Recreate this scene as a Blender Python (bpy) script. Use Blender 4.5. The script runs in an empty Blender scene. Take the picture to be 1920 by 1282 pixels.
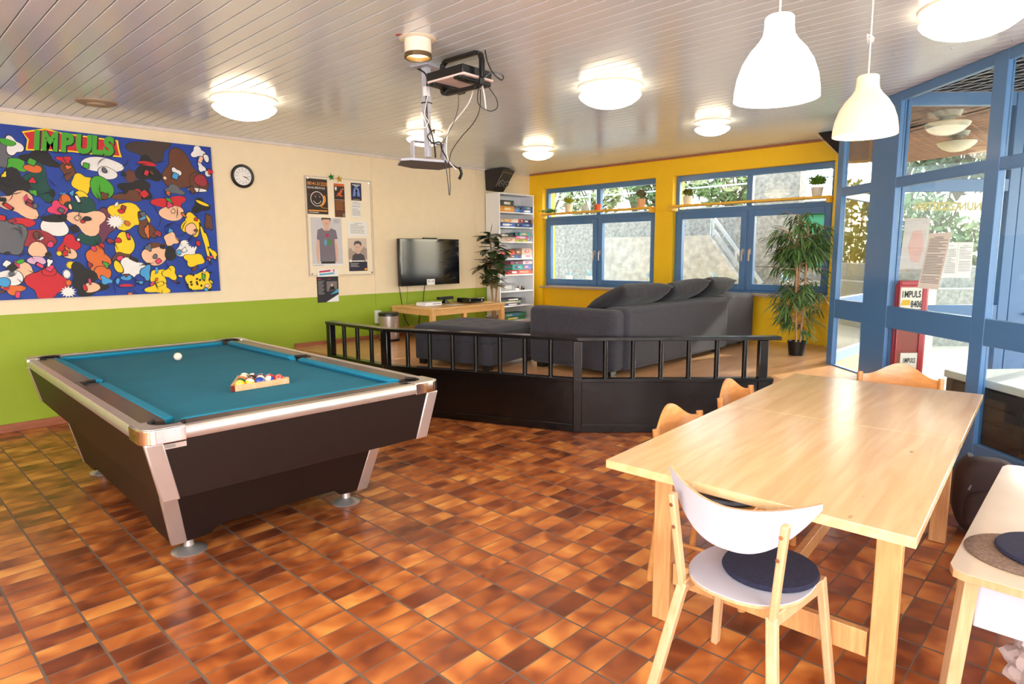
import bpy, math, random
from math import sin, cos, pi, radians as D
from mathutils import Vector as V, Matrix
C = bpy.context.scene.collection
SC = bpy.context.scene
# ------------------------------------------------------------------ camera
FPX, YAW, PITCH, ROLL, EYE = 1201.477, 0.808792, 0.1358246, -0.0064749, 1.52
_F = V((sin(YAW)*cos(PITCH), cos(YAW)*cos(PITCH), -sin(PITCH)))
_R = V((cos(YAW), -sin(YAW), 0)); _U = _R.cross(_F)
_R, _U = _R*cos(ROLL)+_U*sin(ROLL), -_R*sin(ROLL)+_U*cos(ROLL)
cd = bpy.data.cameras.new('camera'); cam = bpy.data.objects.new('camera', cd); C.objects.link(cam)
cd.sensor_width = 36; cd.lens = FPX/1920*36; cd.clip_end = 200; cd.clip_start = .05
M = Matrix(((_R.x, _U.x, -_F.x, 0), (_R.y, _U.y, -_F.y, 0), (_R.z, _U.z, -_F.z, EYE), (0, 0, 0, 1)))
cam.matrix_world = M; SC.camera = cam
# ------------------------------------------------------------------ view, world, sun
SC.view_settings.view_transform = 'Standard'; SC.view_settings.look = 'None'
SC.view_settings.gamma = 1; SC.view_settings.use_curve_mapping = False
SC.view_settings.exposure = 0.22
w = bpy.data.worlds.new('world'); SC.world = w; w.use_nodes = True
wn = w.node_tree.nodes; wl = w.node_tree.links
bg = wn['Background']; sky = wn.new('ShaderNodeTexSky'); sky.sky_type = 'NISHITA'; sky.sun_disc = False
sky.sun_elevation = D(32); sky.sun_rotation = D(115); sky.air_density = 1.0; sky.dust_density = 3.0
mx = wn.new('ShaderNodeMix'); mx.data_type = 'RGBA'; mx.inputs[0].default_value = .78
wl.new(sky.outputs[0], mx.inputs[6]); mx.inputs[7].default_value = (.93, .97, 1.0, 1)
wl.new(mx.outputs[2], bg.inputs[0]); bg.inputs[1].default_value = 3.2
def light(name, kind, loc, energy, color=(1, 1, 1), size=None, rot=None, size_y=None, parent=None, spread=None):
    l = bpy.data.lights.new(name, kind); l.energy = energy; l.color = color
    o = bpy.data.objects.new(name, l); C.objects.link(o); o.location = loc
    if rot: o.rotation_euler = rot
    if kind == 'AREA':
        if size_y: l.shape = 'RECTANGLE'; l.size = size; l.size_y = size_y
        else: l.shape = 'DISK'; l.size = size
        if spread: l.spread = spread
    if parent: o.parent = parent
    return o
sun = light('sun', 'SUN', (12, -4, 8), 5.0, (1, .93, .82))
sun.data.angle = D(1.0)
sun.rotation_euler = V((-.80, .22, -.40)).to_track_quat('-Z', 'Y').to_euler()
LAMP_COL = (1.0, .86, .68)
for _p, _r, _sx, _sy, _w in (((-1.1, -3.85, 1.65), (D(90), 0, 0), 3.6, 1.5, 190), ((-3.25, .2, 1.65), (D(90), 0, D(-90)), 3.6, 1.5, 190)):   # added fill light, set in two made-up window openings behind the viewer
    light('window_daylight', 'AREA', _p, _w, (.93, .96, 1.0), _sx, _r, _sy)
# ------------------------------------------------------------------ pixel helpers (frame 1920x1282)
def ray(x, y): return _F+_R*((x-960)/FPX)-_U*((y-641)/FPX)
def hit(axis, val, x, y):
    d = ray(x, y); o = V((0, 0, EYE)); return o+d*((val-o[axis])/d[axis])
# ------------------------------------------------------------------ materials
def lin(c):
    r = []
    for v in c:
        v = v/255; r.append(v/12.92 if v <= .04045 else ((v+.055)/1.055)**2.4)
    return (*r, 1)
MATS = {}
def mat(name, c, rough=.5, metal=0, var=.06, scale=8, bump=0, bscale=60, coat=0, emit=0, spec=.5, stretch=None, sheen=0, alpha=1):
    if name in MATS: return MATS[name]
    m = bpy.data.materials.new(name); m.use_nodes = True; MATS[name] = m
    n, l = m.node_tree.nodes, m.node_tree.links; b = n['Principled BSDF']
    b.inputs['Roughness'].default_value = rough; b.inputs['Metallic'].default_value = metal
    b.inputs['Specular IOR Level'].default_value = spec
    b.inputs['Coat Weight'].default_value = coat; b.inputs['Coat Roughness'].default_value = .12
    if sheen: b.inputs['Sheen Weight'].default_value = sheen
    lc = lin(c); tc = n.new('ShaderNodeTexCoord'); src = tc.outputs['Object']
    if stretch:
        mp = n.new('ShaderNodeMapping'); mp.inputs['Scale'].default_value = stretch; l.new(src, mp.inputs[0]); src = mp.outputs[0]
    nz = n.new('ShaderNodeTexNoise'); nz.inputs['Scale'].default_value = scale; nz.inputs['Detail'].default_value = 4
    l.new(src, nz.inputs['Vector'])
    rp = n.new('ShaderNodeValToRGB'); rp.color_ramp.elements[0].position = .3; rp.color_ramp.elements[1].position = .7
    rp.color_ramp.elements[0].color = (*[v*(1-var) for v in lc[:3]], 1); rp.color_ramp.elements[1].color = (*[min(1, v*(1+var)) for v in lc[:3]], 1)
    l.new(nz.outputs[0], rp.inputs[0]); l.new(rp.outputs[0], b.inputs['Base Color'])
    if emit:
        b.inputs['Emission Color'].default_value = lc; b.inputs['Emission Strength'].default_value = emit
    if alpha < 1: b.inputs['Alpha'].default_value = alpha
    if bump:
        nb = n.new('ShaderNodeTexNoise'); nb.inputs['Scale'].default_value = bscale; nb.inputs['Detail'].default_value = 3
        l.new(src, nb.inputs['Vector']); bp = n.new('ShaderNodeBump'); bp.inputs['Strength'].default_value = bump; bp.inputs['Distance'].default_value = .01
        l.new(nb.outputs[0], bp.inputs['Height']); l.new(bp.outputs[0], b.inputs['Normal'])
    return m
def P(name, c): return mat('paint_'+name, c, .55, var=.03)
def glass_mat(name, tint=(1, 1, 1), gloss=1.0, ior=1.5):
    m = bpy.data.materials.new(name); m.use_nodes = True; n, l = m.node_tree.nodes, m.node_tree.links
    n.remove(n['Principled BSDF']); t = n.new('ShaderNodeBsdfTransparent'); t.inputs[0].default_value = (*tint, 1)
    g = n.new('ShaderNodeBsdfGlossy'); g.inputs['Roughness'].default_value = .01; f = n.new('ShaderNodeLayerWeight'); f.inputs[0].default_value = .5
    pw = n.new('ShaderNodeMath'); pw.operation = 'POWER'; pw.inputs[1].default_value = 5.2; mu = n.new('ShaderNodeMath'); mu.operation = 'MULTIPLY_ADD'; mu.inputs[1].default_value = .9*gloss; mu.inputs[2].default_value = .035*gloss; mu.use_clamp = True
    x = n.new('ShaderNodeMixShader'); l.new(f.outputs['Facing'], pw.inputs[0]); l.new(pw.outputs[0], mu.inputs[0]); l.new(mu.outputs[0], x.inputs[0]); l.new(t.outputs[0], x.inputs[1]); l.new(g.outputs[0], x.inputs[2])
    l.new(x.outputs[0], n['Material Output'].inputs[0]); return m
GLASS = glass_mat('window_glass', (.94, .97, .96), 1.1)
def tile_floor():
    m = bpy.data.materials.new('glazed_clay_tiles'); m.use_nodes = True; n, l = m.node_tree.nodes, m.node_tree.links; b = n['Principled BSDF']
    tc = n.new('ShaderNodeTexCoord'); sp = n.new('ShaderNodeSeparateXYZ'); l.new(tc.outputs['Object'], sp.inputs[0])
    def mth(op, a, bb=None, cc=None):
        q = n.new('ShaderNodeMath'); q.operation = op
        for i, v in enumerate((a, bb, cc)):
            if v is None: continue
            if isinstance(v, (int, float)): q.inputs[i].default_value = v
            else: l.new(v, q.inputs[i])
        return q.outputs[0]
    u = mth('DIVIDE', mth('SUBTRACT', sp.outputs[0], .576), .199); v = mth('DIVIDE', mth('SUBTRACT', sp.outputs[1], 2.003), .1037)
    iu, iv = mth('FLOOR', u), mth('FLOOR', v); fu, fv = mth('FRACT', u), mth('FRACT', v)
    du = mth('MULTIPLY', mth('MINIMUM', fu, mth('SUBTRACT', 1, fu)), .199); dv = mth('MULTIPLY', mth('MINIMUM', fv, mth('SUBTRACT', 1, fv)), .1037)
    g1 = mth('LESS_THAN', du, .0048); g2 = mth('LESS_THAN', dv, .0028); gr = mth('MAXIMUM', g1, g2)
    cb = n.new('ShaderNodeCombineXYZ'); l.new(iu, cb.inputs[0]); l.new(iv, cb.inputs[1])
    wnz = n.new('ShaderNodeTexWhiteNoise'); wnz.noise_dimensions = '2D'; l.new(cb.outputs[0], wnz.inputs['Vector'])
    # flame pattern: noise whose origin jumps from tile to tile
    ad = n.new('ShaderNodeVectorMath'); ad.operation = 'MULTIPLY_ADD'; l.new(wnz.outputs['Color'], ad.inputs[0]); ad.inputs[1].default_value = (9, 9, 9); l.new(tc.outputs['Object'], ad.inputs[2])
    nz = n.new('ShaderNodeTexNoise'); nz.inputs['Scale'].default_value = 5.5; nz.inputs['Detail'].default_value = 1.5; nz.inputs['Distortion'].default_value = .5; l.new(ad.outputs[0], nz.inputs['Vector'])
    t = mth('MULTIPLY_ADD', wnz.outputs['Value'], .36, mth('MULTIPLY_ADD', nz.outputs[0], 1.3, -.31))
    rp = n.new('ShaderNodeValToRGB'); e = rp.color_ramp.elements
    e[0].position = .05; e[0].color = lin((92, 46, 30)); e[1].position = .95; e[1].color = lin((240, 166, 84))
    for p, c in ((.3, (130, 66, 36)), (.5, (168, 90, 44)), (.72, (208, 124, 60))):
        k = e.new(p); k.color = lin(c)
    l.new(t, rp.inputs[0]); mxx = n.new('ShaderNodeMix'); mxx.data_type = 'RGBA'; l.new(gr, mxx.inputs[0]); l.new(rp.outputs[0], mxx.inputs[6]); mxx.inputs[7].default_value = lin((112, 92, 76))
    l.new(mxx.outputs[2], b.inputs['Base Color'])
    l.new(mth('MULTIPLY_ADD', gr, .5, .27), b.inputs['Roughness']); b.inputs['Specular IOR Level'].default_value = .42
    bp = n.new('ShaderNodeBump'); bp.inputs['Strength'].default_value = .5; bp.inputs['Distance'].default_value = .002
    n2 = n.new('ShaderNodeTexNoise'); n2.inputs['Scale'].default_value = 11; l.new(ad.outputs[0], n2.inputs['Vector'])
    hh = mth('SUBTRACT', mth('MULTIPLY', n2.outputs[0], 1.2), gr); l.new(hh, bp.inputs['Height']); l.new(bp.outputs[0], b.inputs['Normal'])
    return m
def wood(name, c1, c2, scale=3, stretch=(1, 12, 12), rough=.35, coat=.15, knots=True, spec=.5):
    m = bpy.data.materials.new(name); m.use_nodes = True; n, l = m.node_tree.nodes, m.node_tree.links; b = n['Principled BSDF']
    b.inputs['Roughness'].default_value = rough; b.inputs['Coat Weight'].default_value = coat; b.inputs['Coat Roughness'].default_value = .18
    b.inputs['Specular IOR Level'].default_value = spec
    tc = n.new('ShaderNodeTexCoord'); mp = n.new('ShaderNodeMapping'); mp.inputs['Scale'].default_value = stretch; l.new(tc.outputs['Object'], mp.inputs[0])
    nz = n.new('ShaderNodeTexNoise'); nz.inputs['Scale'].default_value = scale; nz.inputs['Detail'].default_value = 7; nz.inputs['Distortion'].default_value = .8; l.new(mp.outputs[0], nz.inputs['Vector'])
    rp = n.new('ShaderNodeValToRGB'); rp.color_ramp.elements[0].position = .32; rp.color_ramp.elements[1].position = .68
    rp.color_ramp.elements[0].color = lin(c1); rp.color_ramp.elements[1].color = lin(c2); l.new(nz.outputs[0], rp.inputs[0]); out = rp.outputs[0]
    if knots:
        mp2 = n.new('ShaderNodeMapping'); mp2.inputs['Scale'].default_value = (1.6, 4, 4); l.new(tc.outputs['Object'], mp2.inputs[0])
        vo = n.new('ShaderNodeTexVoronoi'); vo.inputs['Scale'].default_value = 1.9; l.new(mp2.outputs[0], vo.inputs['Vector'])
        r2 = n.new('ShaderNodeValToRGB'); r2.color_ramp.elements[0].position = .02; r2.color_ramp.elements[1].position = .075
        r2.color_ramp.elements[0].color = (.9, .9, .9, 1); r2.color_ramp.elements[1].color = (0, 0, 0, 1); l.new(vo.outputs['Distance'], r2.inputs[0])
        k = n.new('ShaderNodeMix'); k.data_type = 'RGBA'; l.new(r2.outputs[0], k.inputs[0]); l.new(out, k.inputs[6]); k.inputs[7].default_value = lin([v*.68 for v in c1]); out = k.outputs[2]
    l.new(out, b.inputs['Base Color']); return m
TILES = tile_floor()
W_TABLE = wood('oiled_birch', (226, 182, 126), (240, 202, 150), scale=2.2, stretch=(.8, 9, 9), rough=.24, coat=.6)
W_LEG = wood('pine_leg', (200, 142, 86), (222, 168, 110), stretch=(14, 14, 1.5), coat=.1, knots=False)
W_CHAIR = wood('beech_ply', (206, 138, 72), (226, 160, 92), stretch=(3, 3, 10), coat=.4, knots=False)
W_BEECH = wood('pale_beech', (206, 160, 112), (224, 182, 138), stretch=(14, 14, 2), knots=False)
W_DESK = wood('orange_pine', (222, 168, 100), (240, 192, 124), stretch=(1, 10, 10), knots=False)
W_FLOOR = wood('beech_laminate', (206, 150, 102), (226, 176, 128), scale=2, stretch=(1, 7, 7), rough=.3, coat=.1, knots=False)
W_BASE = wood('baseboard_wood', (150, 88, 58), (176, 108, 74), stretch=(2, 8, 8), rough=.45, knots=False)
W_SOFFIT = wood('soffit_boards', (128, 78, 52), (168, 106, 72), stretch=(6, 1, 1), rough=.6, knots=False)
CREAM = mat('cream_plaster', (246, 226, 190), .75, var=.02, bump=.05, bscale=90)
GREEN = mat('green_plaster', (152, 176, 36), .6, var=.02, bump=.05, bscale=90)
YELLOW = mat('yellow_plaster', (255, 202, 20), .5, var=.02, bump=.04, bscale=90)
BLUE = mat('blue_frame_lacquer', (80, 124, 174), .28, var=.03, coat=.3)
BLACK = mat('black_gloss_paint', (11, 10, 10), .25, var=.3, scale=5, bump=.25, bscale=9, coat=.25)
WHITE = mat('white_lacquer', (240, 240, 242), .35, var=.01)
ALU = mat('brushed_aluminium', (205, 196, 190), .32, .75, var=.05)
CHROME = mat('chrome', (235, 232, 226), .08, 1, var=.01)
DARK = mat('dark_laminate', (30, 18, 15), .45, var=.12, scale=30, spec=.3)
BLACKP = mat('black_plastic', (22, 22, 24), .3, var=.1)
FABRIC = mat('charcoal_fabric', (54, 52, 60), .95, var=.14, scale=26, bump=.35, bscale=420, sheen=.12)
CUSH = mat('cushion_fabric', (42, 40, 46), .95, var=.2, scale=9, bump=.5, bscale=14, sheen=.12)
CLOTH = mat('teal_billiard_cloth', (16, 112, 138), .95, var=.07, scale=4, bump=.1, bscale=500)
NAVY = mat('navy_felt', (38, 38, 62), 1, var=.25, scale=80, bump=.5, bscale=300)
CONC = mat('rough_concrete', (146, 143, 134), .9, var=.32, scale=16, bump=.8, bscale=22)
def emis(name, c, s):
    m = mat(name, c, .4, emit=s, var=.01); return m
DOME = emis('lit_opal_glass', (255, 234, 200), 5)
# ------------------------------------------------------------------ mesh builder
class MB:
    def __init__(s, m=None, off=(0, 0, 0)): s.v = []; s.f = []; s.mi = []; s.ms = []; s.off = V(off); s.T = None; s.use(m) if m else None
    def use(s, m):
        if m not in s.ms: s.ms.append(m)
        s.c = s.ms.index(m); return s
    def add(s, vs, fs):
        k = len(s.v); s.v += [(s.T @ V(p) if s.T else V(p))-s.off for p in vs]; s.f += [tuple(k+i for i in f) for f in fs]; s.mi += [s.c]*len(fs); return s
    def bx(s, x0, x1, y0, y1, z0, z1):
        return s.add([(x0, y0, z0), (x1, y0, z0), (x1, y1, z0), (x0, y1, z0), (x0, y0, z1), (x1, y0, z1), (x1, y1, z1), (x0, y1, z1)],
                     [(3, 2, 1, 0), (4, 5, 6, 7), (0, 1, 5, 4), (1, 2, 6, 5), (2, 3, 7, 6), (3, 0, 4, 7)])
    def box(s, c, d, rz=0, ax=None):
        hx, hy, hz = d[0]/2, d[1]/2, d[2]/2; R = Matrix.Rotation(rz, 3, 'Z') if ax is None else ax
        vs = [V(c)+R @ V(p) for p in [(-hx, -hy, -hz), (hx, -hy, -hz), (hx, hy, -hz), (-hx, hy, -hz), (-hx, -hy, hz), (hx, -hy, hz), (hx, hy, hz), (-hx, hy, hz)]]
        return s.add(vs, [(3, 2, 1, 0), (4, 5, 6, 7), (0, 1, 5, 4), (1, 2, 6, 5), (2, 3, 7, 6), (3, 0, 4, 7)])
    def bar(s, a, b, wd, h, up=(0, 0, 1)):
        a, b = V(a), V(b); d = (b-a); L = d.length; d.normalize(); u = V(up); r = d.cross(u)
        if r.length < 1e-4: u = V((0, 1, 0)); r = d.cross(u)
        r.normalize(); u = r.cross(d); R = Matrix((d, r, u)).transposed(); return s.box((a+b)/2, (L, wd, h), ax=R)
    def hull(s, bot, top):
        n = len(bot); vs = list(bot)+list(top); fs = [tuple(range(n))[::-1], tuple(range(n, 2*n))]+[(i, (i+1) % n, n+(i+1) % n, n+i) for i in range(n)]
        return s.add(vs, fs)
    def prism(s, poly, O, ux, uy, t):
        O, ux, uy = V(O), V(ux), V(uy); n = ux.cross(uy).normalized(); a = [O+ux*p[0]+uy*p[1] for p in poly]
        return s.hull(a, [p+n*t for p in a])
    def cyl(s, a, b, r, r2=None, n=16, caps=True):
        a, b = V(a), V(b); r2 = r if r2 is None else r2; d = (b-a).normalized(); x = d.cross(V((0, 0, 1)))
        if x.length < 1e-3: x = V((1, 0, 0))
        x.normalize(); y = d.cross(x); A = [a+(x*cos(2*pi*i/n)+y*sin(2*pi*i/n))*r for i in range(n)]; B = [b+(x*cos(2*pi*i/n)+y*sin(2*pi*i/n))*r2 for i in range(n)]
        fs = [(i, (i+1) % n, n+(i+1) % n, n+i) for i in range(n)]
        if caps: fs += [tuple(range(n))[::-1], tuple(range(n, 2*n))]
        return s.add(A+B, fs)
    def lathe(s, prof, c=(0, 0, 0), n=32, sx=1, sy=1):
        c = V(c); vs = []; fs = []
        for r, z in prof: vs += [c+V((r*cos(2*pi*i/n)*sx, r*sin(2*pi*i/n)*sy, z)) for i in range(n)]
        for k in range(len(prof)-1): fs += [(k*n+i, k*n+(i+1) % n, (k+1)*n+(i+1) % n, (k+1)*n+i) for i in range(n)]
        if prof[0][0] > 1e-5 and s.capb: fs.append(tuple(range(n))[::-1])
        return s.add(vs, fs)
    capb = False
    def tube(s, pts, r, n=7, smooth=True):
        pts = [V(p) for p in pts]
        if smooth and len(pts) > 2:
            q = []; P_ = [pts[0]]+pts+[pts[-1]]
            for i in range(1, len(P_)-2):
                for k in range(6):
                    t = k/6; a, b, c_, d = P_[i-1:i+3]
                    q.append(.5*((2*b)+(c_-a)*t+(2*a-5*b+4*c_-d)*t*t+(3*b-a-3*c_+d)*t**3))
            q.append(pts[-1]); pts = q
        vs = []; fs = []; px = None
        for i, p in enumerate(pts):
            d = (pts[min(i+1, len(pts)-1)]-pts[max(i-1, 0)]).normalized()
            if px is None: px = d.orthogonal().normalized()
            px = (px-d*px.dot(d)).normalized(); y = d.cross(px)
            vs += [p+(px*cos(2*pi*k/n)+y*sin(2*pi*k/n))*r for k in range(n)]
        for i in range(len(pts)-1): fs += [(i*n+k, i*n+(k+1) % n, (i+1)*n+(k+1) % n, (i+1)*n+k) for k in range(n)]
        fs += [tuple(range(n))[::-1], tuple(range((len(pts)-1)*n, len(pts)*n))]
        return s.add(vs, fs)
    def ell(s, c, r, n=20, m=12, e=1.0, ax=None):
        """(super)ellipsoid; e<1 gets boxier"""
        f = lambda v: math.copysign(abs(v)**e, v); vs = []; fs = []; R = ax or Matrix.Identity(3)
        for j in range(m+1):
            ph = -pi/2+pi*j/m
            for i in range(n):
                th = 2*pi*i/n; vs.append(V(c)+R @ V((r[0]*f(cos(ph))*f(cos(th)), r[1]*f(cos(ph))*f(sin(th)), r[2]*f(sin(ph)))))
        for j in range(m): fs += [(j*n+i, j*n+(i+1) % n, (j+1)*n+(i+1) % n, (j+1)*n+i) for i in range(n)]
        return s.add(vs, fs)
    def quad(s, a, b, c, d): return s.add([a, b, c, d], [(0, 1, 2, 3)])
    def grid(s, fn, nu, nv, thick=None):
        """surface fn(u,v)->point, u,v in 0..1; thick: second sheet offset function"""
        vs = [fn(i/nu, j/nv) for j in range(nv+1) for i in range(nu+1)]; W = nu+1
        fs = [(j*W+i, j*W+i+1, (j+1)*W+i+1, (j+1)*W+i) for j in range(nv) for i in range(nu)]
        if thick:
            k = len(vs); vs += [thick(i/nu, j/nv) for j in range(nv+1) for i in range(nu+1)]
            fs += [tuple(k+q for q in f[::-1]) for f in fs]
            B = [j for j in range(W)]+[j*W+nu for j in range(1, nv+1)]+[nv*W+i for i in range(nu-1, -1, -1)]+[j*W for j in range(nv-1, 0, -1)]
            fs += [(B[(i+1) % len(B)], B[i], k+B[i], k+B[(i+1) % len(B)]) for i in range(len(B))]
        return s.add(vs, fs)
    def text(s, st, O, ux, uy, size, t=.0015, bold=0, align='LEFT', sx=1):
        cu = bpy.data.curves.new('t', 'FONT'); cu.body = st; cu.size = 1; cu.extrude = 0; cu.offset = bold; cu.align_x = align; cu.resolution_u = 3
        o = bpy.data.objects.new('t', cu); C.objects.link(o); bpy.context.view_layer.update()
        me = bpy.data.meshes.new_from_object(o.evaluated_get(bpy.context.evaluated_depsgraph_get())); bpy.data.objects.remove(o)
        O, ux, uy = V(O), V(ux).normalized(), V(uy).normalized(); n = ux.cross(uy)
        vs = [O+ux*(v.co.x*size*sx)+uy*(v.co.y*size)+n*t for v in me.vertices]; s.add(vs, [tuple(p.vertices) for p in me.polygons]); bpy.data.meshes.remove(me); return s
    def build(s, name, parent=None, bevel=0, smooth=True, ang=38, seg=2, subsurf=0, **tags):
        me = bpy.data.meshes.new(name); me.from_pydata([tuple(p) for p in s.v], [], s.f)
        for m in s.ms: me.materials.append(m)
        me.polygons.foreach_set('material_index', s.mi); me.validate()
        if smooth:
            me.polygons.foreach_set('use_smooth', [True]*len(me.polygons)); me.set_sharp_from_angle(angle=D(ang))
        me.update(); o = bpy.data.objects.new(name, me); C.objects.link(o)
        if parent: o.parent = parent
        if bevel:
            b = o.modifiers.new('bevel', 'BEVEL'); b.width = bevel; b.segments = seg; b.limit_method = 'ANGLE'; b.angle_limit = D(30); b.harden_normals = False
        if subsurf:
            q = o.modifiers.new('sub', 'SUBSURF'); q.levels = q.render_levels = subsurf
        for k, v in tags.items(): o[k] = v
        return o
def thing(name, label, cat, loc=(0, 0, 0), rz=0, group=None):
    o = bpy.data.objects.new(name, None); C.objects.link(o); o.location = loc; o.rotation_euler = (0, 0, rz); o.empty_display_size = .1
    o['label'] = label; o['category'] = cat
    if group: o['group'] = group
    return o
def tag(o, label, cat, group=None, loc=None, rz=None):
    o['label'] = label; o['category'] = cat
    if group: o['group'] = group
    if loc is not None: o.location = loc
    if rz is not None: o.rotation_euler = (0, 0, rz)
    return o
def struct(o): o['kind'] = 'structure'; return o
def sroot(name, loc=(0, 0, 0)):
    o = bpy.data.objects.new(name, None); C.objects.link(o); o.location = loc; o['kind'] = 'structure'; return o
def dup(root, loc, rz=None, label=None, group=None):
    r = root.copy(); C.objects.link(r); r.location = loc
    if rz is not None: r.rotation_euler = (0, 0, rz)
    if label: r['label'] = label
    if group: r['group'] = group
    for ch in list(root.children):
        c = ch.copy(); C.objects.link(c); c.parent = r
        for g in list(ch.children):
            d = g.copy(); C.objects.link(d); d.parent = c
    return r
def rounded(w, h, r, n=5):
    p = []
    for cx, cy, a0 in ((w/2-r, h/2-r, 0), (-w/2+r, h/2-r, 90), (-w/2+r, -h/2+r, 180), (w/2-r, -h/2+r, 270)):
        p += [(cx+r*cos(D(a0+90*k/n)), cy+r*sin(D(a0+90*k/n))) for k in range(n+1)]
    return p
X_, Y_, Z_ = V((1, 0, 0)), V((0, 1, 0)), V((0, 0, 1))
rnd = random.Random(7)
YA, XB, CEIL, PF = 6.98, 7.74, 2.77, .45       # wall A plane, wall B plane, ceiling, platform floor
S2 = 2**-.5; NV = V((S2, -S2, 0)); FV = V((S2, S2, 0)); CG = 3.195     # glass wall: point.NV = CG ; FV runs along it
def gp(f, v, z): return FV*f+NV*v+Z_*z
# ================================================================== STRUCTURE
FL = [(-3.3, -3.9), (3.7, -3.9), (7.44, -.06), (5.97, 1.42), (6.6, 2.03), (8.1, 2.03), (8.1, 7.1), (-3.3, 7.1)]
o = MB(TILES).hull([(x, y, -.01) for x, y in FL], [(x, y, 0) for x, y in FL]).build('floor'); struct(o)
pl = [(3.62, YA), (3.62, 5.1), (4.31, 3.34), (5.44, 2.13), (5.97, 1.46), (6.56, 2.0), (7.9, 2.0), (7.9, YA)]
o = MB(W_FLOOR).hull([(x, y, .002) for x, y in pl], [(x, y, PF) for x, y in pl]).build('floor_platform'); struct(o)
st = MB(W_FLOOR)
for k, z in enumerate((.30, .15)):
    a, b = V((5.36, 2.04, 0)), V((5.9, 1.5, 0)); d = V((-S2, -S2, 0)); q0, q1 = d*(.26*k+.005), d*(.26*(k+1))
    st.hull([a+q0+Z_*.002, a+q1+Z_*.002, b+q1+Z_*.002, b+q0+Z_*.002], [a+q0+Z_*z, a+q1+Z_*z, b+q1+Z_*z, b+q0+Z_*z])
struct(st.build('floor_steps'))
wa = MB(CREAM).bx(-3.2, 8.0, YA, YA+.2, 1.03, CEIL+.1).use(GREEN).bx(-3.2, 8.0, YA, YA+.2, 0, 1.03)
wa.use(CREAM).bx(4.768, 4.80, YA-.008, YA, 1.03, CEIL).bx(6.545, 6.56, YA-.006, YA, 1.03, CEIL).use(GREEN).bx(4.768, 4.80, YA-.008, YA, PF, 1.03).bx(6.545, 6.56, YA-.006, YA, PF, 1.03)
struct(wa.build('wall_left', smooth=False))
wb = MB(YELLOW).bx(XB, 8.05, 2.04, YA+.2, 2.53, CEIL+.1)
for a, b in ((6.71, YA), (4.43, 4.69), (2.04, 2.43)): wb.bx(XB, 8.05, a, b, PF-.45, 2.53)
for a, b in ((4.69, 6.71), (2.43, 4.43)): wb.bx(7.81, 8.05, a, b, PF-.45, 1.02)
struct(wb.build('wall_far', smooth=False))
struct(MB(CREAM).bx(-3.4, -3.2, -4.0, -1.6, 0, CEIL+.1).bx(-3.4, -3.2, 2.0, YA+.2, 0, CEIL+.1).bx(-3.4, -3.2, -1.6, 2.0, 0, .9).bx(-3.4, -3.2, -1.6, 2.0, 2.4, CEIL+.1).use(BLUE).bx(-3.3, -3.22, .17, .23, .9, 2.4).build('wall_back'))  # window opening in this unseen wall is added for the fill light
struct(MB(CREAM).bx(-3.2, -2.9, -4.0, -3.8, 0, CEIL+.1).bx(.7, 1.1, -4.0, -3.8, 0, CEIL+.1).bx(-2.9, .7, -4.0, -3.8, 0, .9).bx(-2.9, .7, -4.0, -3.8, 2.4, CEIL+.1).use(BLUE).bx(-1.13, -1.07, -3.9, -3.82, .9, 2.4).build('wall_near'))  # this opening too is made up to let fill light in
# ceiling: glossy painted metal panels running in Y, dark open joints
CM = mat('panel_enamel', (230, 240, 250), .21, .14, var=.03, scale=2, coat=.12)
CJ = mat('joint_shadow_gap', (60, 46, 36), .9)
cm = MB(CJ).bx(-3.2, 8.3, -3.8, 7.0, CEIL+.012, CEIL+.05).use(CM)
x = -3.14; k = 0
while x < 8.2:
    ys = [-3.8, -2.3+(k*1.37) % 2.0, .4+(k*2.11) % 2.4, 3.6+(k*1.73) % 2.6, YA]
    for i in range(4):
        a, b = x-.0474, x+.0474; y0, y1 = ys[i]+.001, ys[i+1]-.001
        pr = [(a, CEIL+.012), (a+.001, CEIL+.0015), (a+.003, CEIL), (b-.003, CEIL), (b-.001, CEIL+.0015), (b, CEIL+.012)]
        cm.add([(p[0], y0, p[1]) for p in pr]+[(p[0], y1, p[1]) for p in pr], [(i_+6, i_, i_+1, i_+7) for i_ in range(5)]+[tuple(range(6)), tuple(range(6, 12))[::-1]])
    x += .0995; k += 1
struct(cm.build('ceiling', smooth=False))
struct(MB(mat('roof_slab', (150, 140, 130), .9)).bx(-3.4, 8.1, -4.0, 7.2, CEIL+.06, CEIL+.3).build('ceiling_slab'))
struct(MB(mat('white_cornice', (226, 214, 204), .5)).bx(-3.2, XB, YA-.02, YA, CEIL-.03, CEIL).build('trim_1'))
struct(MB(W_BASE).bx(XB-.02, XB, 2.04, YA-.02, CEIL-.025, CEIL-.001).build('trim_2'))
struct(MB(W_BASE).bx(-3.2, 3.62, YA-.016, YA, .002, .075).bx(3.62, XB, YA-.016, YA, PF+.001, PF+.05).build('baseboard_left'))
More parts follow.
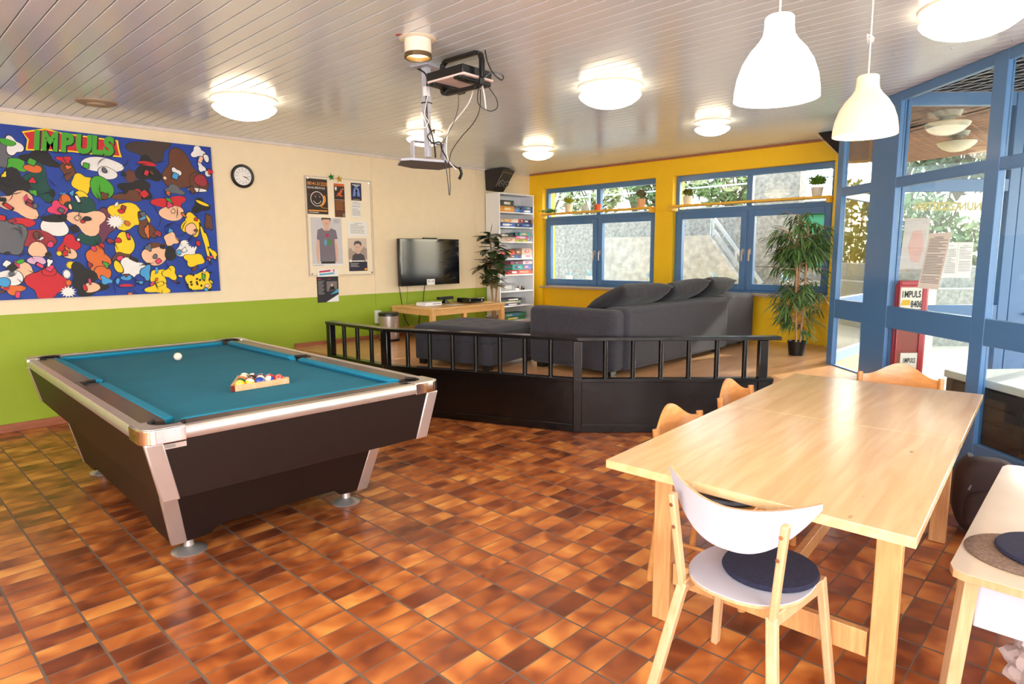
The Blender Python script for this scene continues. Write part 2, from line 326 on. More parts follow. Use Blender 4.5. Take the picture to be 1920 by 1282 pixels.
# ------------------------------------------------------------------ windows in the yellow wall
def win(n, y0, y1, handle_labels):
    r = sroot('window_%d' % n, (7.84, (y0+y1)/2, 1.03)); off = r.location; x0, x1 = 7.83, 7.90; z0, z1, zt = 1.025, 2.53, 2.06; ym = (y0+y1)/2
    f = MB(BLUE, off)
    f.bx(x0, x1, y0, y0+.05, z0, z1).bx(x0, x1, y1-.05, y1, z0, z1).bx(x0, x1, y0+.05, y1-.05, z0, z0+.045).bx(x0, x1, y0+.05, y1-.05, z1-.07, z1)
    f.bx(x0, x1, y0+.05, y1-.05, zt-.035, zt+.035).bx(x0, x1, ym-.025, ym+.025, z0+.045, zt-.035).bx(x0, x1, ym-.035, ym+.035, zt+.035, z1-.07)
    f.build('window_frame', r, bevel=.004)
    def sash(ya, yb, za, zb, s_, hy=None, nm='casement'):
        q = MB(BLUE, off).bx(x0-.018, x0+.05, ya, ya+s_, za, zb).bx(x0-.018, x0+.05, yb-s_, yb, za, zb).bx(x0-.018, x0+.05, ya+s_, yb-s_, za, za+s_).bx(x0-.018, x0+.05, ya+s_, yb-s_, zb-s_, zb)
        c = q.build(nm, r, bevel=.005)
        MB(GLASS, off).bx(x0+.03, x0+.036, ya+s_, yb-s_, za+s_, zb-s_).build('glass_pane', c)
        if hy:
            h = MB(ALU, off).bx(x0-.026, x0-.018, hy-.014, hy+.014, 1.50, 1.57).cyl((x0-.026, hy, 1.535), (x0-.05, hy, 1.535), .009).bar((x0-.052, hy, 1.55), (x0-.055, hy, 1.42), .02, .012, (1, 0, 0))
            h.build('handle', c, bevel=.002)
            for zz in (1.12, 1.9): pass
    sash(ym+.012, y1-.035, z0+.035, zt-.02, .075, ym+.045)
    sash(y0+.035, ym-.012, z0+.035, zt-.02, .075, ym-.045)
    MB(GLASS, off).bx(x0+.03, x0+.036, ym+.035, y1-.05, zt+.035, z1-.07).build('glass_pane', r)
    MB(GLASS, off).bx(x0+.03, x0+.036, y0+.05, ym-.035, zt+.035, z1-.07).build('glass_pane', r)
    MB(mat('grey_wood_sill', (176, 150, 130), .4), off).bx(7.66, 7.83, y0-.0, y1, .995, 1.022).build('window_sill', r, bevel=.004)
win(1, 4.69, 6.71, None); win(2, 2.43, 4.43, None)
# outer sills
# ------------------------------------------------------------------ diagonal glass wall (window_3), return (window_4), vestibule facade (window_5) and door
def gbar(m, f0, f1, v0, v1, z0, z1):
    return m.hull([gp(f0, v0, z0), gp(f1, v0, z0), gp(f1, v1, z0), gp(f0, v1, z0)], [gp(f0, v0, z1), gp(f1, v0, z1), gp(f1, v1, z1), gp(f0, v1, z1)])
F0 = (6.556+2.038)*S2     # = 6.077, f coordinate of the first post
r = sroot('window_3', gp(5.19, CG, 0)); off = r.location
m = MB(BLUE, off); v0, v1 = CG, CG+.05
posts = [(F0-.095, F0), (5.19-.02, 5.52), (4.105, 4.225), (2.75, 2.87), (1.40, 1.52), (.05, .17), (-1.3, -1.18), (-1.95, -1.85)]
for a, b in posts: gbar(m, a, b, v0, v1, 0.001, CEIL-.002)
for i in range(len(posts)-1):
    a, b = posts[i+1][1], posts[i][0]
    for z0, z1 in ((2.03, 2.11), (.905, 1.082), (CEIL-.07, CEIL-.002), (.001, .24) if i > 0 else (.3, PF+.01)): gbar(m, a, b, v0+.002, v1-.002, z0, z1)
m.build('window_frame', r, bevel=.004)
for i in range(len(posts)-1):
    a, b = posts[i+1][1], posts[i][0]
    for z0, z1 in ((2.11, CEIL-.07), (1.082, 2.03), (.24 if i > 0 else PF+.01, .905)):
        gbar(MB(GLASS, off), a, b, v0+.03, v0+.036, z0, z1).build('glass_pane', r)
r = sroot('window_4', (6.6, 2.02, PF)); off = r.location; m = MB(BLUE, off)
for a, b in ((6.58, 6.65), (7.62, 7.738)): m.bx(a, b, 1.98, 2.04, PF+.001, CEIL-.002)
for z0, z1 in ((2.03, 2.11), (.905, 1.082), (CEIL-.07, CEIL-.002), (PF+.001, PF+.1)): m.bx(6.65, 7.62, 1.985, 2.035, z0, z1)
m.build('window_frame', r, bevel=.004)
for z0, z1 in ((2.11, CEIL-.07), (1.082, 2.03), (PF+.1, .905)): MB(GLASS, off).bx(6.65, 7.62, 2.005, 2.011, z0, z1).build('glass_pane', r)
r = sroot('window_5', gp(5.2, 3.7, 0)); off = r.location; m = MB(BLUE, off)
for a, b in ((3.272, 3.30), (4.15, 4.235)): gbar(m, 5.2, 5.26, a, b, .002, CEIL-.002)
for z0, z1 in ((2.0, 2.10), (.93, 1.08), (CEIL-.10, CEIL-.002), (.002, .2)): gbar(m, 5.205, 5.255, 3.30, 4.15, z0, z1)
m.build('window_frame', r, bevel=.004)
for z0, z1 in ((2.10, CEIL-.10), (1.08, 2.0), (.2, .93)): gbar(MB(GLASS, off), 5.228, 5.234, 3.30, 4.15, z0, z1).build('glass_pane', r)
r = sroot('door_1', gp(5.2, 4.7, 0)); off = r.location; m = MB(BLUE, off)
gbar(m, 5.2, 5.25, 4.24, 4.42, .01, 2.6); gbar(m, 5.2, 5.25, 5.12, 5.25, .01, 2.6)
for z0, z1 in ((.01, 1.05), (2.0, 2.12), (2.5, 2.6)): gbar(m, 5.202, 5.248, 4.42, 5.12, z0, z1)
m.build('door_leaf', r, bevel=.004)
gbar(MB(GLASS, off), 5.222, 5.228, 4.42, 5.12, 1.05, 2.0).build('glass_pane', r)
gbar(MB(GLASS, off), 5.222, 5.228, 4.42, 5.12, 2.12, 2.5).build('glass_pane', r)
m = MB(ALU, off); m.tube([gp(5.2, 4.38, 1.0), gp(5.15, 4.38, 1.0), gp(5.15, 4.5, 1.0)], .01, smooth=False); m.build('door_handle', r)
# vestibule roof, exterior soffit
vc = MB(CJ); gbar(vc, -2, 5.3, CG+.08, 6.0, CEIL+.012, CEIL+.05); vc.use(CM)
for k in range(28): gbar(vc, -2, 5.19, CG+.08+k*.0995, CG+.172+k*.0995, CEIL, CEIL+.012)
struct(vc.build('ceiling_vestibule', smooth=False))
so = MB(W_SOFFIT); P0 = [(6.59, 2.0), (8.06, 2.0), (8.06, 3.0), (10.6, 3.4), (10.0, 1.4), (9.4, -.4), (8.2, -1.9), (5.27*S2*2-4.3, -1.0), (5.95, 1.52)]
def clipx(poly, a, b):
    def half(pl_, xx, keep_gt):
        out = []
        for i in range(len(pl_)):
            p, q = pl_[i], pl_[(i+1) % len(pl_)]; ip = (p[0] >= xx) == keep_gt; iq = (q[0] >= xx) == keep_gt
            if ip: out.append(p)
            if ip != iq: t = (xx-p[0])/(q[0]-p[0]); out.append((xx, p[1]+(q[1]-p[1])*t))
        return out
    return half(half(poly, a, True), b, False)
SOF = [(8.06, 2.9), (10.75, 3.35), (10.0, 1.4), (9.3, -.6), (8.6, -2.2), (7.2, -1.4), gp(5.27, 4.3, 0).to_2d()[:], gp(5.27, 3.3, 0).to_2d()[:], (6.58, 1.97), (8.06, 1.97)]
def rot2(p, a): return (p[0]*cos(a)-p[1]*sin(a), p[0]*sin(a)+p[1]*cos(a))
ra = D(-35); PR = [rot2(p, -ra) for p in SOF]; xs = [p[0] for p in PR]; x = min(xs)
gapm = mat('soffit_gap', (40, 24, 16), .9)
while x < max(xs):
    q = clipx(PR, x+.004, x+.118)
    if len(q) > 2:
        q = [rot2(p, ra) for p in q]; so.add([(p[0], p[1], CEIL-.03) for p in q], [tuple(range(len(q)))])
    x += .122
so.use(gapm).add([(p[0], p[1], CEIL-.02) for p in SOF], [tuple(range(len(SOF)))])
struct(so.build('ceiling_canopy', smooth=False))
struct(MB(W_SOFFIT).hull([(p[0], p[1], CEIL) for p in SOF], [(p[0], p[1], CEIL+.3) for p in SOF]).build('trim_3'))
# outside ground
struct(MB(mat('pale_paving', (186, 178, 162), .85, var=.08, scale=3, bump=.2)).bx(-10, 45, -45, 45, -.3, -.012).build('floor_outside'))
# ================================================================== OUTDOORS
def foliage(name, label, c, rr, col, n, seed, size=.12, trunk=None, group=None, shell=.75, elong=1.6):
    q = random.Random(seed); t = thing(name, label, 'tree' if 'tree' in name else 'bush', (c[0], c[1], c[2]), group=group)
    m = MB(mat('leaf_%d_%d_%d' % col, col, .7, var=.3, scale=3))
    for i in range(n):
        u = q.uniform(-1, 1); a = q.uniform(0, 2*pi); s_ = math.sqrt(1-u*u); rad = shell+(1-shell)*q.random(); rad *= .55+.45*q.random()**.4
        p = V((s_*cos(a)*rr[0], s_*sin(a)*rr[1], u*rr[2]))*rad+Z_*(rr[2]+(trunk or 0))
        d = V((q.uniform(-1, 1), q.uniform(-1, 1), q.uniform(-1, 1))).normalized(); e = d.orthogonal().normalized(); L = size*q.uniform(.6, 1.3)
        m.add([p-d*L*.5*elong, p+e*L*.4, p+d*L*.5*elong, p-e*L*.4], [(0, 1, 2, 3)])
    m.build('foliage', t, smooth=False)
    b = MB(mat('bark', (96, 82, 66), .9, var=.2))
    for i in range(22):
        a = q.uniform(0, 2*pi); e = q.uniform(.3, .95); top = V((cos(a)*rr[0]*e, sin(a)*rr[1]*e, (trunk or 0)+rr[2]*q.uniform(.8, 2.0)))
        mid = top*.45+V((q.uniform(-.1, .1), q.uniform(-.1, .1), .1)); b.tube([(0, 0, 0), mid*.6, mid, top], .018, 5)
    if trunk: b.cyl((0, 0, 0), (0, 0, trunk+rr[2]), .09, .04)
    b.build('trunk', t)
    return t
# retaining wall and bank behind the yellow wall windows
o = MB(CONC).bx(11.2, 11.6, 3.2, 13, -.011, 2.36).build('retaining_wall'); tag(o, 'long rough concrete retaining wall outside the left window', 'wall')
o = MB(mat('grass_bank', (150, 160, 110), .95, var=.3, scale=14, bump=.6)).hull([(11.62, 3.3, -.011), (40, 11, -.011), (40, 24, -.011), (11.62, 22, -.011)], [(11.62, 3.3, 2.3), (40, 11, 3.4), (40, 24, 3.4), (11.62, 22, 2.3)]).build('grass_bank'); struct(o)
RAIL = mat('galvanised_rail', (176, 182, 186), .45, .3, var=.05)
def hoop(name, y0, y1, label, x=11.9, z=2.3):
    m = MB(RAIL); t = thing(name, label, 'railing', (x, (y0+y1)/2, z), group='tubular railings on top of the retaining wall')
    h = (y1-y0)/2
    m.tube([(0, -h, 0), (0, -h, .9), (0, -h+.12, 1.02), (0, h-.12, 1.02), (0, h, .9), (0, h, 0)], .022, smooth=False); m.build('hoop', t)
    MB(RAIL).bar((0, -h, .5), (0, h, .5), .03, .03).build('midrail', t)
    return t
for k in range(5): hoop('tubular_railing', 2.9+k*2.0, 4.7+k*2.0, 'grey tubular steel railing on the retaining wall outside the yellow wall windows')
# concrete stair behind the right-hand window
t = thing('concrete_stair', 'outdoor concrete staircase with sloping parapet behind the right window', 'stairs', (10.2, 4.0, 0))
m = MB(CONC, (10.2, 4.0, 0)); ST = mat('concrete_stair_face', (170, 166, 156), .9, var=.24, scale=8, bump=.7, bscale=24)
m.use(ST).prism([(7.6, 0), (4.0, 0), (4.3, .70), (5.15, 1.77), (5.21, 1.83), (7.6, 1.84)], (10.3, 0, -.01), Y_, Z_, .28).build('parapet', t, smooth=False)
m = MB(RAIL, (10.2, 4.0, 0))
for z in (.10, .30): m.bar((10.44, 5.17, 1.80+z), (10.44, 4.3, .72+z), .05, .05)
for y, z in ((5.17, 1.80), (4.75, 1.28), (4.35, .78)): m.bar((10.44, y, z), (10.44, y, z+.3), .04, .04, (0, 1, 0))
m.tube([(10.44, 5.22, 1.83), (10.44, 5.22, 2.12), (10.44, 5.75, 2.12), (10.44, 5.75, 1.84)], .022, smooth=False)
m.build('handrail', t)
m = MB(CONC, (10.2, 4.0, 0))
for k in range(6): m.bx(10.62, 10.9, 4.1+k*.2, 4.3+k*.2, -.01, .35+k*.26)
m.build('step', t, kind='stuff')
o = MB(CONC).bx(10.92, 11.19, 3.95, 4.72, 1.29, 4.4).build('concrete_block'); tag(o, 'tall square concrete block rising above the retaining wall', 'wall')
o = MB(CONC).bx(10.55, 11.19, 2.0, 3.9, -.011, 1.07).bx(10.92, 11.19, 2.0, 3.94, 1.07, 1.28).bx(10.92, 11.19, 3.94, 4.72, -.011, 1.28).build('concrete_terrace'); tag(o, 'low stepped concrete terrace behind the right window', 'wall')
t = thing('wheeled_bin', 'turquoise green outdoor bin standing on the terrace behind the bamboo', 'bin', (11.04, 3.68, 1.282))
MB(mat('bin_green', (40, 150, 120), .5)).hull([(-.1, -.17, 0), (.12, -.17, 0), (.12, .17, 0), (-.1, .17, 0)], [(-.12, -.21, .85), (.12, -.21, .85), (.12, .21, .85), (-.12, .21, .85)]).build('body', t, bevel=.02)
MB(mat('bin_lid', (30, 120, 96), .5)).bx(-.23, .13, -.24, .24, .852, .90).build('lid', t, bevel=.02)
m = MB(CONC); gbar(m, 10.2, 10.7, 6.3, 13.5, -.011, .92); gbar(m, 10.7, 11.2, 6.3, 13.5, -.011, 1.27)
o = m.build('stepped_garden_wall'); tag(o, 'stepped concrete garden wall outside the entrance glazing', 'wall')
cols = [(120, 140, 84), (96, 120, 70), (150, 160, 110), (84, 104, 66)]
bl = ['pale olive bush', 'dark green bush', 'light grey-green bush', 'deep green bush']
for k, (y, rx, rz_, ci, n) in enumerate([(12.2, 1.0, .8, 0, 900), (9.9, .9, .55, 2, 700), (7.9, .9, .7, 1, 900), (6.2, 1.0, .6, 0, 800), (2.2, 1.0, 1.3, 3, 1500)]):
    foliage('garden_bush', bl[ci]+' on the bank '+['at the far left of the left window', 'behind the railing in the left window', 'in the right half of the left window', 'behind the railing of the right window', 'beside the tall concrete block'][k], (13.3, y, 2.38), (.9, rx, rz_), cols[ci], n, 20+k, .13)
for k, (y, h) in enumerate([(14.5, 2.1), (11.0, 1.9), (8.4, 2.2), (5.6, 2.0), (3.0, 1.8)]):
    foliage('bare_tree', 'thin bare winter tree on the bank, '+['first', 'second', 'third', 'fourth', 'fifth'][k]+' from the left', (17.5, y*1.35, 2.6), (1.9, 1.9, h), (150, 140, 120), 420, 60+k, .10, trunk=.6, elong=2.4)
for k, (f, v, rv, rz_, ci) in enumerate([(13.2, 8.7, 1.0, 1.5, 1), (13.3, 10.6, 1.3, 1.3, 2), (13.4, 12.7, 1.3, 1.6, 3), (13.3, 6.4, 1.0, 1.2, 0), (12.8, 15.0, 1.2, 1.8, 1), (12.2, 17.4, 1.2, 1.9, 2)]):  # last two bushes added to cover the bright sky mirrored in the glazing
    p = gp(f, v, -.01); foliage('hedge_bush', bl[ci]+' '+['left of the centre', 'in the centre', 'on the right', 'at the far left', 'second from the right end', 'at the right end'][k]+' beyond the stepped garden wall', p, (1.0, 1.0, rz_), cols[ci], 1300, 40+k, .13)
# canopy lamps
def canopy_lamp(p, label):
    t = thing('canopy_lamp', label, 'lamp', p, group='lamps under the wooden canopy')
    MB(mat('lamp_base_grey', (190, 190, 180), .4)).cyl((0, 0, -.001), (0, 0, -.05), .11, .09, n=24).cyl((0, 0, -.05), (0, 0, -.09), .05).build('base', t)
    MB(mat('opal_unlit', (236, 226, 200), .3)).lathe([(0, -.20), (.06, -.195), (.12, -.17), (.165, -.13), (.175, -.105), (.16, -.095), (.04, -.09), (0, -.09)], n=32).build('glass_bowl', t)
canopy_lamp(gp(5.75, 3.98, CEIL-.031), 'round opal lamp under the wooden canopy, nearest the entrance glazing')
canopy_lamp(gp(6.7, 4.75, CEIL-.031), 'round opal lamp under the wooden canopy, seen beside the blue post')
# vestibule bench box, pavement sign
t = thing('storage_bench', 'long dark slatted bench box with pale top behind the glass', 'bench', gp(3.9, 3.6, 0), 0)
off = t.location; DK = mat('dark_slats', (52, 46, 44), .6, var=.2, scale=6)
m = MB(DK, off); gbar(m, 3.2, 4.58, 3.34, 3.92, .003, .60)
for k in range(5): gbar(m, 3.19, 4.585, 3.325, 3.345, .03+k*.115, .125+k*.115)
for f in (3.25, 3.9, 4.54): gbar(m, f-.03, f+.03, 3.315, 3.327, .01, .60)
m.build('body', t)
m = MB(mat('pale_stone_top', (206, 208, 200), .4, var=.06, scale=5), off); gbar(m, 3.16, 4.60, 3.31, 3.95, .602, .655); m.build('top', t, bevel=.006)
t = thing('pavement_sign', 'folded red-framed pavement sign leaning behind the glass', 'sign', gp(5.15, 3.36, 0)); off = t.location
RED = mat('red_lacquer', (176, 26, 40), .3, coat=.3); FU, VU = FV, NV
def panelf(m, f, v0, v1, z0, z1, th=.03): return gbar(m, f, f+th, v0, v1, z0, z1)

m = MB(RED, off); gbar(m, 5.145, 5.175, 3.255, 3.525, .01, 1.26); m.build('back_panel', t, bevel=.008)
m = MB(RED, off); gbar(m, 5.10, 5.135, 3.25, 3.262, .01, 1.29); gbar(m, 5.10, 5.135, 3.44, 3.485, .01, 1.29); gbar(m, 5.10, 5.135, 3.262, 3.44, 1.25, 1.29); gbar(m, 5.10, 5.135, 3.262, 3.44, .01, .06); m.build('frame', t, bevel=.006)
m = MB(RED, off); gbar(m, 5.11, 5.13, 3.262, 3.44, .9, 1.25); m.use(mat('rusty_red_panel', (150, 62, 44), .4)); gbar(m, 5.11, 5.13, 3.262, 3.44, .06, .9)
m.use(mat('sign_paper', (236, 228, 212), .6)); gbar(m, 5.105, 5.109, 3.265, 3.45, 1.06, 1.235); gbar(m, 5.105, 5.109, 3.30, 3.45, .50, .70)
m.use(mat('sign_ochre', (224, 176, 40), .6)); m.quad(gp(5.1035, 3.27, 1.09), gp(5.1035, 3.345, 1.09), gp(5.1035, 3.345, 1.135), gp(5.1035, 3.285, 1.135))
m.use(mat('ink_black', (24, 22, 22), .6)); m.text('1MPULS', gp(5.104, 3.27, 1.155), NV, Z_, .075, bold=.02, sx=.62); m.text('8406', gp(5.104, 3.35, 1.075), NV, Z_, .075, bold=.02, sx=.62)
m.text('1MPULS', gp(5.104, 3.32, .62), NV, Z_, .055, bold=.02, sx=.55); m.build('poster', t)
# lettering and papers on the glass
def vtext(m, st, f, vr, z, size, sx=1, **k): return m.text(st, gp(f, vr, z), -NV, Z_, size, sx=sx, **k)
o = vtext(MB(mat('yellow_vinyl', (206, 176, 20), .5)), 'ÖFFNUNGSZEITEN', 5.236, 4.11, 1.855, .09, sx=.92, bold=.05).build('window_lettering', smooth=False); tag(o, 'yellow mirrored opening-hours lettering on the entrance glass', 'lettering')
PAP = mat('paper_white', (240, 238, 234), .7, var=.01); INK = mat('ink_grey', (90, 88, 90), .7)
def sheet(m, O, ux, uy, w_, h_, lines, seed, paper=PAP, margin=.1, lw=.006, ink=INK, title=True):
    ux, uy = V(ux).normalized(), V(uy).normalized(); n = ux.cross(uy); O = V(O); q = random.Random(seed)
    m.use(paper).hull([O, O+ux*w_, O+ux*w_+uy*h_, O+uy*h_], [O+n*.001, O+ux*w_+n*.001, O+ux*w_+uy*h_+n*.001, O+uy*h_+n*.001]); m.use(ink)
    for k in range(lines):
        if q.random() < .12: continue
        y = h_*(1-margin)-k*(h_*(1-2*margin))/lines; L = w_*(1-2*margin)*(q.uniform(.55, 1) if q.random() < .35 else 1)
        a = O+ux*w_*margin+uy*y+n*.0016
        if title and k == 0: a += ux*w_*.2; L = w_*.4
        m.quad(a, a+ux*L, a+ux*L+uy*lw, a+uy*lw)
    return m
o = sheet(MB(), gp(4.84, 3.221, 1.245), -FV, Z_-FV*.22, .235, .42, 30, 1, margin=.08, lw=.0035).build('notice_sheet', smooth=False); tag(o, 'large printed notice sheet taped to the inner glass, in front of the red sign', 'paper')
o = sheet(MB(), gp(5.224, 3.67, 1.305), NV, Z_, .118, .29, 24, 2, lw=.003).build('notice_sheet', smooth=False); tag(o, 'left one of the two white printed sheets side by side on the outer glass', 'paper')
o = sheet(MB(), gp(5.224, 3.79, 1.305), NV, Z_, .125, .29, 18, 3, lw=.003).build('notice_sheet', smooth=False); tag(o, 'right one of the two white printed sheets side by side on the outer glass', 'paper')
m = MB(mat('faded_poster', (196, 190, 186), .6)).hull([gp(5.224, 3.31, 1.38), gp(5.224, 3.52, 1.38), gp(5.224, 3.54, 1.79), gp(5.224, 3.33, 1.79)], [gp(5.222, 3.31, 1.38), gp(5.222, 3.52, 1.38), gp(5.222, 3.54, 1.79), gp(5.222, 3.33, 1.79)])
m.use(mat('faded_pink', (206, 168, 160), .6)).prism([(.06, .06), (.13, .05), (.16, .2), (.13, .32), (.06, .3), (.03, .18)], gp(5.2215, 3.34, 1.38), NV, Z_, .0004)
o = m.build('poster', smooth=False); tag(o, 'faded pale poster on the outer glass below the yellow lettering', 'poster')
# ================================================================== POOL TABLE
t = thing('pool_table', 'large black and aluminium pool table with teal cloth', 'pool table', (1.608, 4.265, 0), D(-1.6)); PT = t
hx, hy, RT = .775, 1.43, .80
m = MB(DARK)
bt = [(-hx+.015, -hy+.015), (hx-.015, -hy+.015), (hx-.015, hy-.015), (-hx+.015, hy-.015)]; bb = [(-hx+.075, -hy+.05), (hx-.075, -hy+.05), (hx-.075, hy-.05), (-hx+.075, hy-.05)]
m.hull([(x, y, .475) for x, y in bb], [(x, y, .755) for x, y in bt]).build('apron', t, bevel=.003)
# plinth with arched lower edge on each side
m = MB(DARK); ax, ay, bx_, by_ = .635, 1.06, .56, .95
def tier(u, v, z):  # u,v in -1..1
    k = (z-.09)/(.47-.09); return V((u*(bx_+(ax-bx_)*k), v*(by_+(ay-by_)*k), z))
def tside(p0, p1):
    n = 24
    def f(i, j):
        s_ = i; a = min(s_, 1-s_); arch = .045*max(0, min(1, (a-.16)/.05)) if a > .16 else 0; z = .09+arch+(.47-.09-arch)*j
        return tier(p0[0]+(p1[0]-p0[0])*s_, p0[1]+(p1[1]-p0[1])*s_, z)
    c_ = V(((p0[0]+p1[0])/2, (p0[1]+p1[1])/2, 0)).normalized()*.02
    m.grid(f, n, 2, lambda i, j: f(i, j)-c_)
for a, b in (((-1, -1), (1, -1)), ((1, -1), (1, 1)), ((1, 1), (-1, 1)), ((-1, 1), (-1, -1))): tside(a, b)
m.build('plinth', t, smooth=False)
for sx in (-1, 1):
    for sy in (-1, 1):
        m = MB(ALU)
        a, b = V((sx*(hx-.008), sy*(hy-.008), .745)), V((sx*(hx-.068), sy*(hy-.043), .472))
        for P_, Q_, w_ in ((a, b, .075), ):
            i1, i2 = V((-sx*w_, 0, 0)), V((0, -sy*w_*.35, 0))
            m.hull([Q_, Q_+i1, Q_+i1-V((0, sy*.02, 0)), Q_+V((-sx*.02, -sy*.02, 0))+i2, Q_+i2], [P_, P_+i1, P_+i1-V((0, sy*.02, 0)), P_+V((-sx*.02, -sy*.02, 0))+i2, P_+i2])
        m.build('corner_trim', t, bevel=.006)
        m = MB(ALU); a, b = tier(sx, sy, .469)+V((sx, sy, 0))*.004, tier(sx, sy, .085)+V((sx, sy, 0))*.004
        i1, i2 = V((-sx*.075, 0, 0)), V((0, -sy*.03, 0))
        m.hull([b, b+i1, b+i1-V((0, sy*.02, 0)), b+i2+V((-sx*.02, -sy*.02, 0)), b+i2], [a, a+i1, a+i1-V((0, sy*.02, 0)), a+i2+V((-sx*.02, -sy*.02, 0)), a+i2])
        m.build('plinth_trim', t, bevel=.006)
        m = MB(ALU); m.capb = True; m.lathe([(.085, .002), (.087, .008), (.06, .022), (.025, .034), (.022, .09), (0, .09)], (sx*.46, sy*.87, 0), 32).build('levelling_foot', t)
# bed, rails, cushions
rw, al, cu_ = .155, .048, .05
ix, iy = hx-rw, hy-rw
m = MB(CLOTH).bx(-ix-.04, ix+.04, -iy-.04, iy+.04, .752, .772); m.build('bed_cloth', t)
RW = mat('rail_laminate', (72, 56, 48), .35, var=.2, scale=14, stretch=(1, 1, 8), coat=.2)
pr = .075  # corner pocket cut
m = MB(RW); z0, z1 = .757, .80
def seg(m, a, b, w0, w1, side, za, zb, bevel_=0):  # rail strip: outer line inset w0, inner inset w1
    return m
m.bx(-hx+al, -ix-.008, -iy+.04, -.075, z0, z1).bx(-hx+al, -ix-.008, .075, iy-.04, z0, z1).bx(ix+.008, hx-al, -iy+.04, -.075, z0, z1).bx(ix+.008, hx-al, .075, iy-.04, z0, z1)
m.bx(-hx+al, -hx+al+.03, -.075, .075, z0, z1-.002).bx(hx-al-.03, hx-al, -.075, .075, z0, z1-.002)
m.bx(-ix+.04, ix-.04, -hy+al, -iy-.008, z0, z1).bx(-ix+.04, ix-.04, iy+.008, hy-al, z0, z1); m.build('rail_top', t, bevel=.002)
CLOTH_LIT = mat('teal_cushion_cloth', (14, 130, 162), .95, var=.05, scale=4, bump=.1, bscale=500)  # same cloth as the bed, colour brightened for the light on the cushions
def cushion(p0, p1, inn, cut0, cut1, nm='cushion'):
    """p0->p1 back line, inn = inward unit, cut = how far the nose is cut back at each end"""
    p0, p1, inn = V(p0), V(p1), V(inn); d = (p1-p0).normalized(); m = MB(CLOTH_LIT); prof = [(0, .766), (0, .803), (.03, .803), (.052, .797), (.052, .789), (.028, .766)]
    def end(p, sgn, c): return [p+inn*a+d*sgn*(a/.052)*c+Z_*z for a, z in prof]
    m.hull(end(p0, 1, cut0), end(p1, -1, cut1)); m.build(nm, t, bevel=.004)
q_ = .072
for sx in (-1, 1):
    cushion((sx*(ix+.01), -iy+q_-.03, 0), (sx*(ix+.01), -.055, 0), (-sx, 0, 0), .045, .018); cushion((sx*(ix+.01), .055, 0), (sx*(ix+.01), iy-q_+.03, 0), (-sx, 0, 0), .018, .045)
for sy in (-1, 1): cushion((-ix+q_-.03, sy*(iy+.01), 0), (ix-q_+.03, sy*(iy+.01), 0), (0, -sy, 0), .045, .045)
m = MB(ALU)
def alu_rail(a, b, inn):
    a, b, inn = V(a), V(b), V(inn); pf = [(0.004, .748), (-.004, .76), (-.004, .785), (.006, .802), (.03, .806), (al, .802), (al, .75)]
    m.hull([a+inn*p+Z_*z for p, z in pf], [b+inn*p+Z_*z for p, z in pf])
cc = .17
alu_rail((-hx, -hy+cc, 0), (-hx, hy-cc, 0), (1, 0, 0)); alu_rail((hx, -hy+cc, 0), (hx, hy-cc, 0), (-1, 0, 0)); alu_rail((-hx+cc, -hy, 0), (hx-cc, -hy, 0), (0, 1, 0)); alu_rail((-hx+cc, hy, 0), (hx-cc, hy, 0), (0, -1, 0))
m.build('edge_rail', t)
PK = mat('pocket_leather', (26, 20, 18), .5)
for sx in (-1, 1):
    for sy in (-1, 1):
        # chrome casting: L-shaped rounded corner
        R_ = .06; out = []; n = 8
        for k in range(n+1):
            a = pi/2*k/n; out.append((hx+.004-R_+R_*cos(a), hy+.004-R_+R_*sin(a)))
        poly = [(hx+.004, hy-cc-.002)]+out+[(hx-cc-.002, hy+.004), (hx-cc-.002, hy-al-.002)]
        pc = (ix+.018, iy+.018); inner = [(pc[0]+.074*cos(a), pc[1]+.074*sin(a)) for a in [D(122-154*k/12) for k in range(13)]]
        poly2 = poly+[(ix-.01, hy-al-.002)]+inner+[(hx-al-.002, iy-.01), (hx-al-.002, hy-cc-.002)]
        ps = [(sx*x, sy*y) for x, y in poly2]
        if sx*sy < 0: ps = ps[::-1]
        c = MB(CHROME).hull([(x, y, .744) for x, y in ps], [(x, y, .806) for x, y in ps]).build('corner_casting', t, bevel=.014, seg=4)
        gi = [(x-.012*(1 if x > hx-.03 else 0), y-.012*(1 if y > hy-.03 else 0)) for x, y in poly2]; gi = [(sx*x, sy*y) for x, y in gi]; gi = gi[::-1] if sx*sy < 0 else gi
        MB(ALU).hull([(x, y, .8062) for x, y in gi], [(x, y, .8072) for x, y in gi]).build('corner_plate', t)
        MB(PK).cyl((sx*pc[0], sy*pc[1], .7725), (sx*pc[0], sy*pc[1], .776), .066, n=24).build('pocket', t)
        m = MB(PK); L_ = [(sx*(pc[0]+.069*cos(a)), sy*(pc[1]+.069*sin(a)), .800) for a in [D(150-210*k/14) for k in range(15)]]; m.tube(L_, .010, 8, smooth=False).build('pocket_rim', t)
    MB(PK).cyl((sx*(ix+.035), 0, .7725), (sx*(ix+.035), 0, .777), .05, n=24).build('pocket', t)
    m = MB(PK); m.tube([(sx*(ix-.0+.07*sin(a)), -.062*cos(a), .796) for a in [D(180*k/10) for k in range(11)]], .011, 8, smooth=False).build('pocket_rim', t)
m = MB(mat('label_silver', (170, 150, 140), .4)).prism([(0, 0), (.09, 0), (.09, .022), (0, .022)], (-hx+.085, -hy-.0+.018, .712), X_, Z_, .002); m.use(INK)
for k in range(3): m.prism([(0, 0), (.04, 0), (.04, .002), (0, .002)], (-hx+.09, -hy+.015, .718+k*.005), X_, Z_, .001)
m.build('maker_label', t)
PM = Matrix.Translation(t.location) @ Matrix.Rotation(D(-1.6), 4, 'Z')
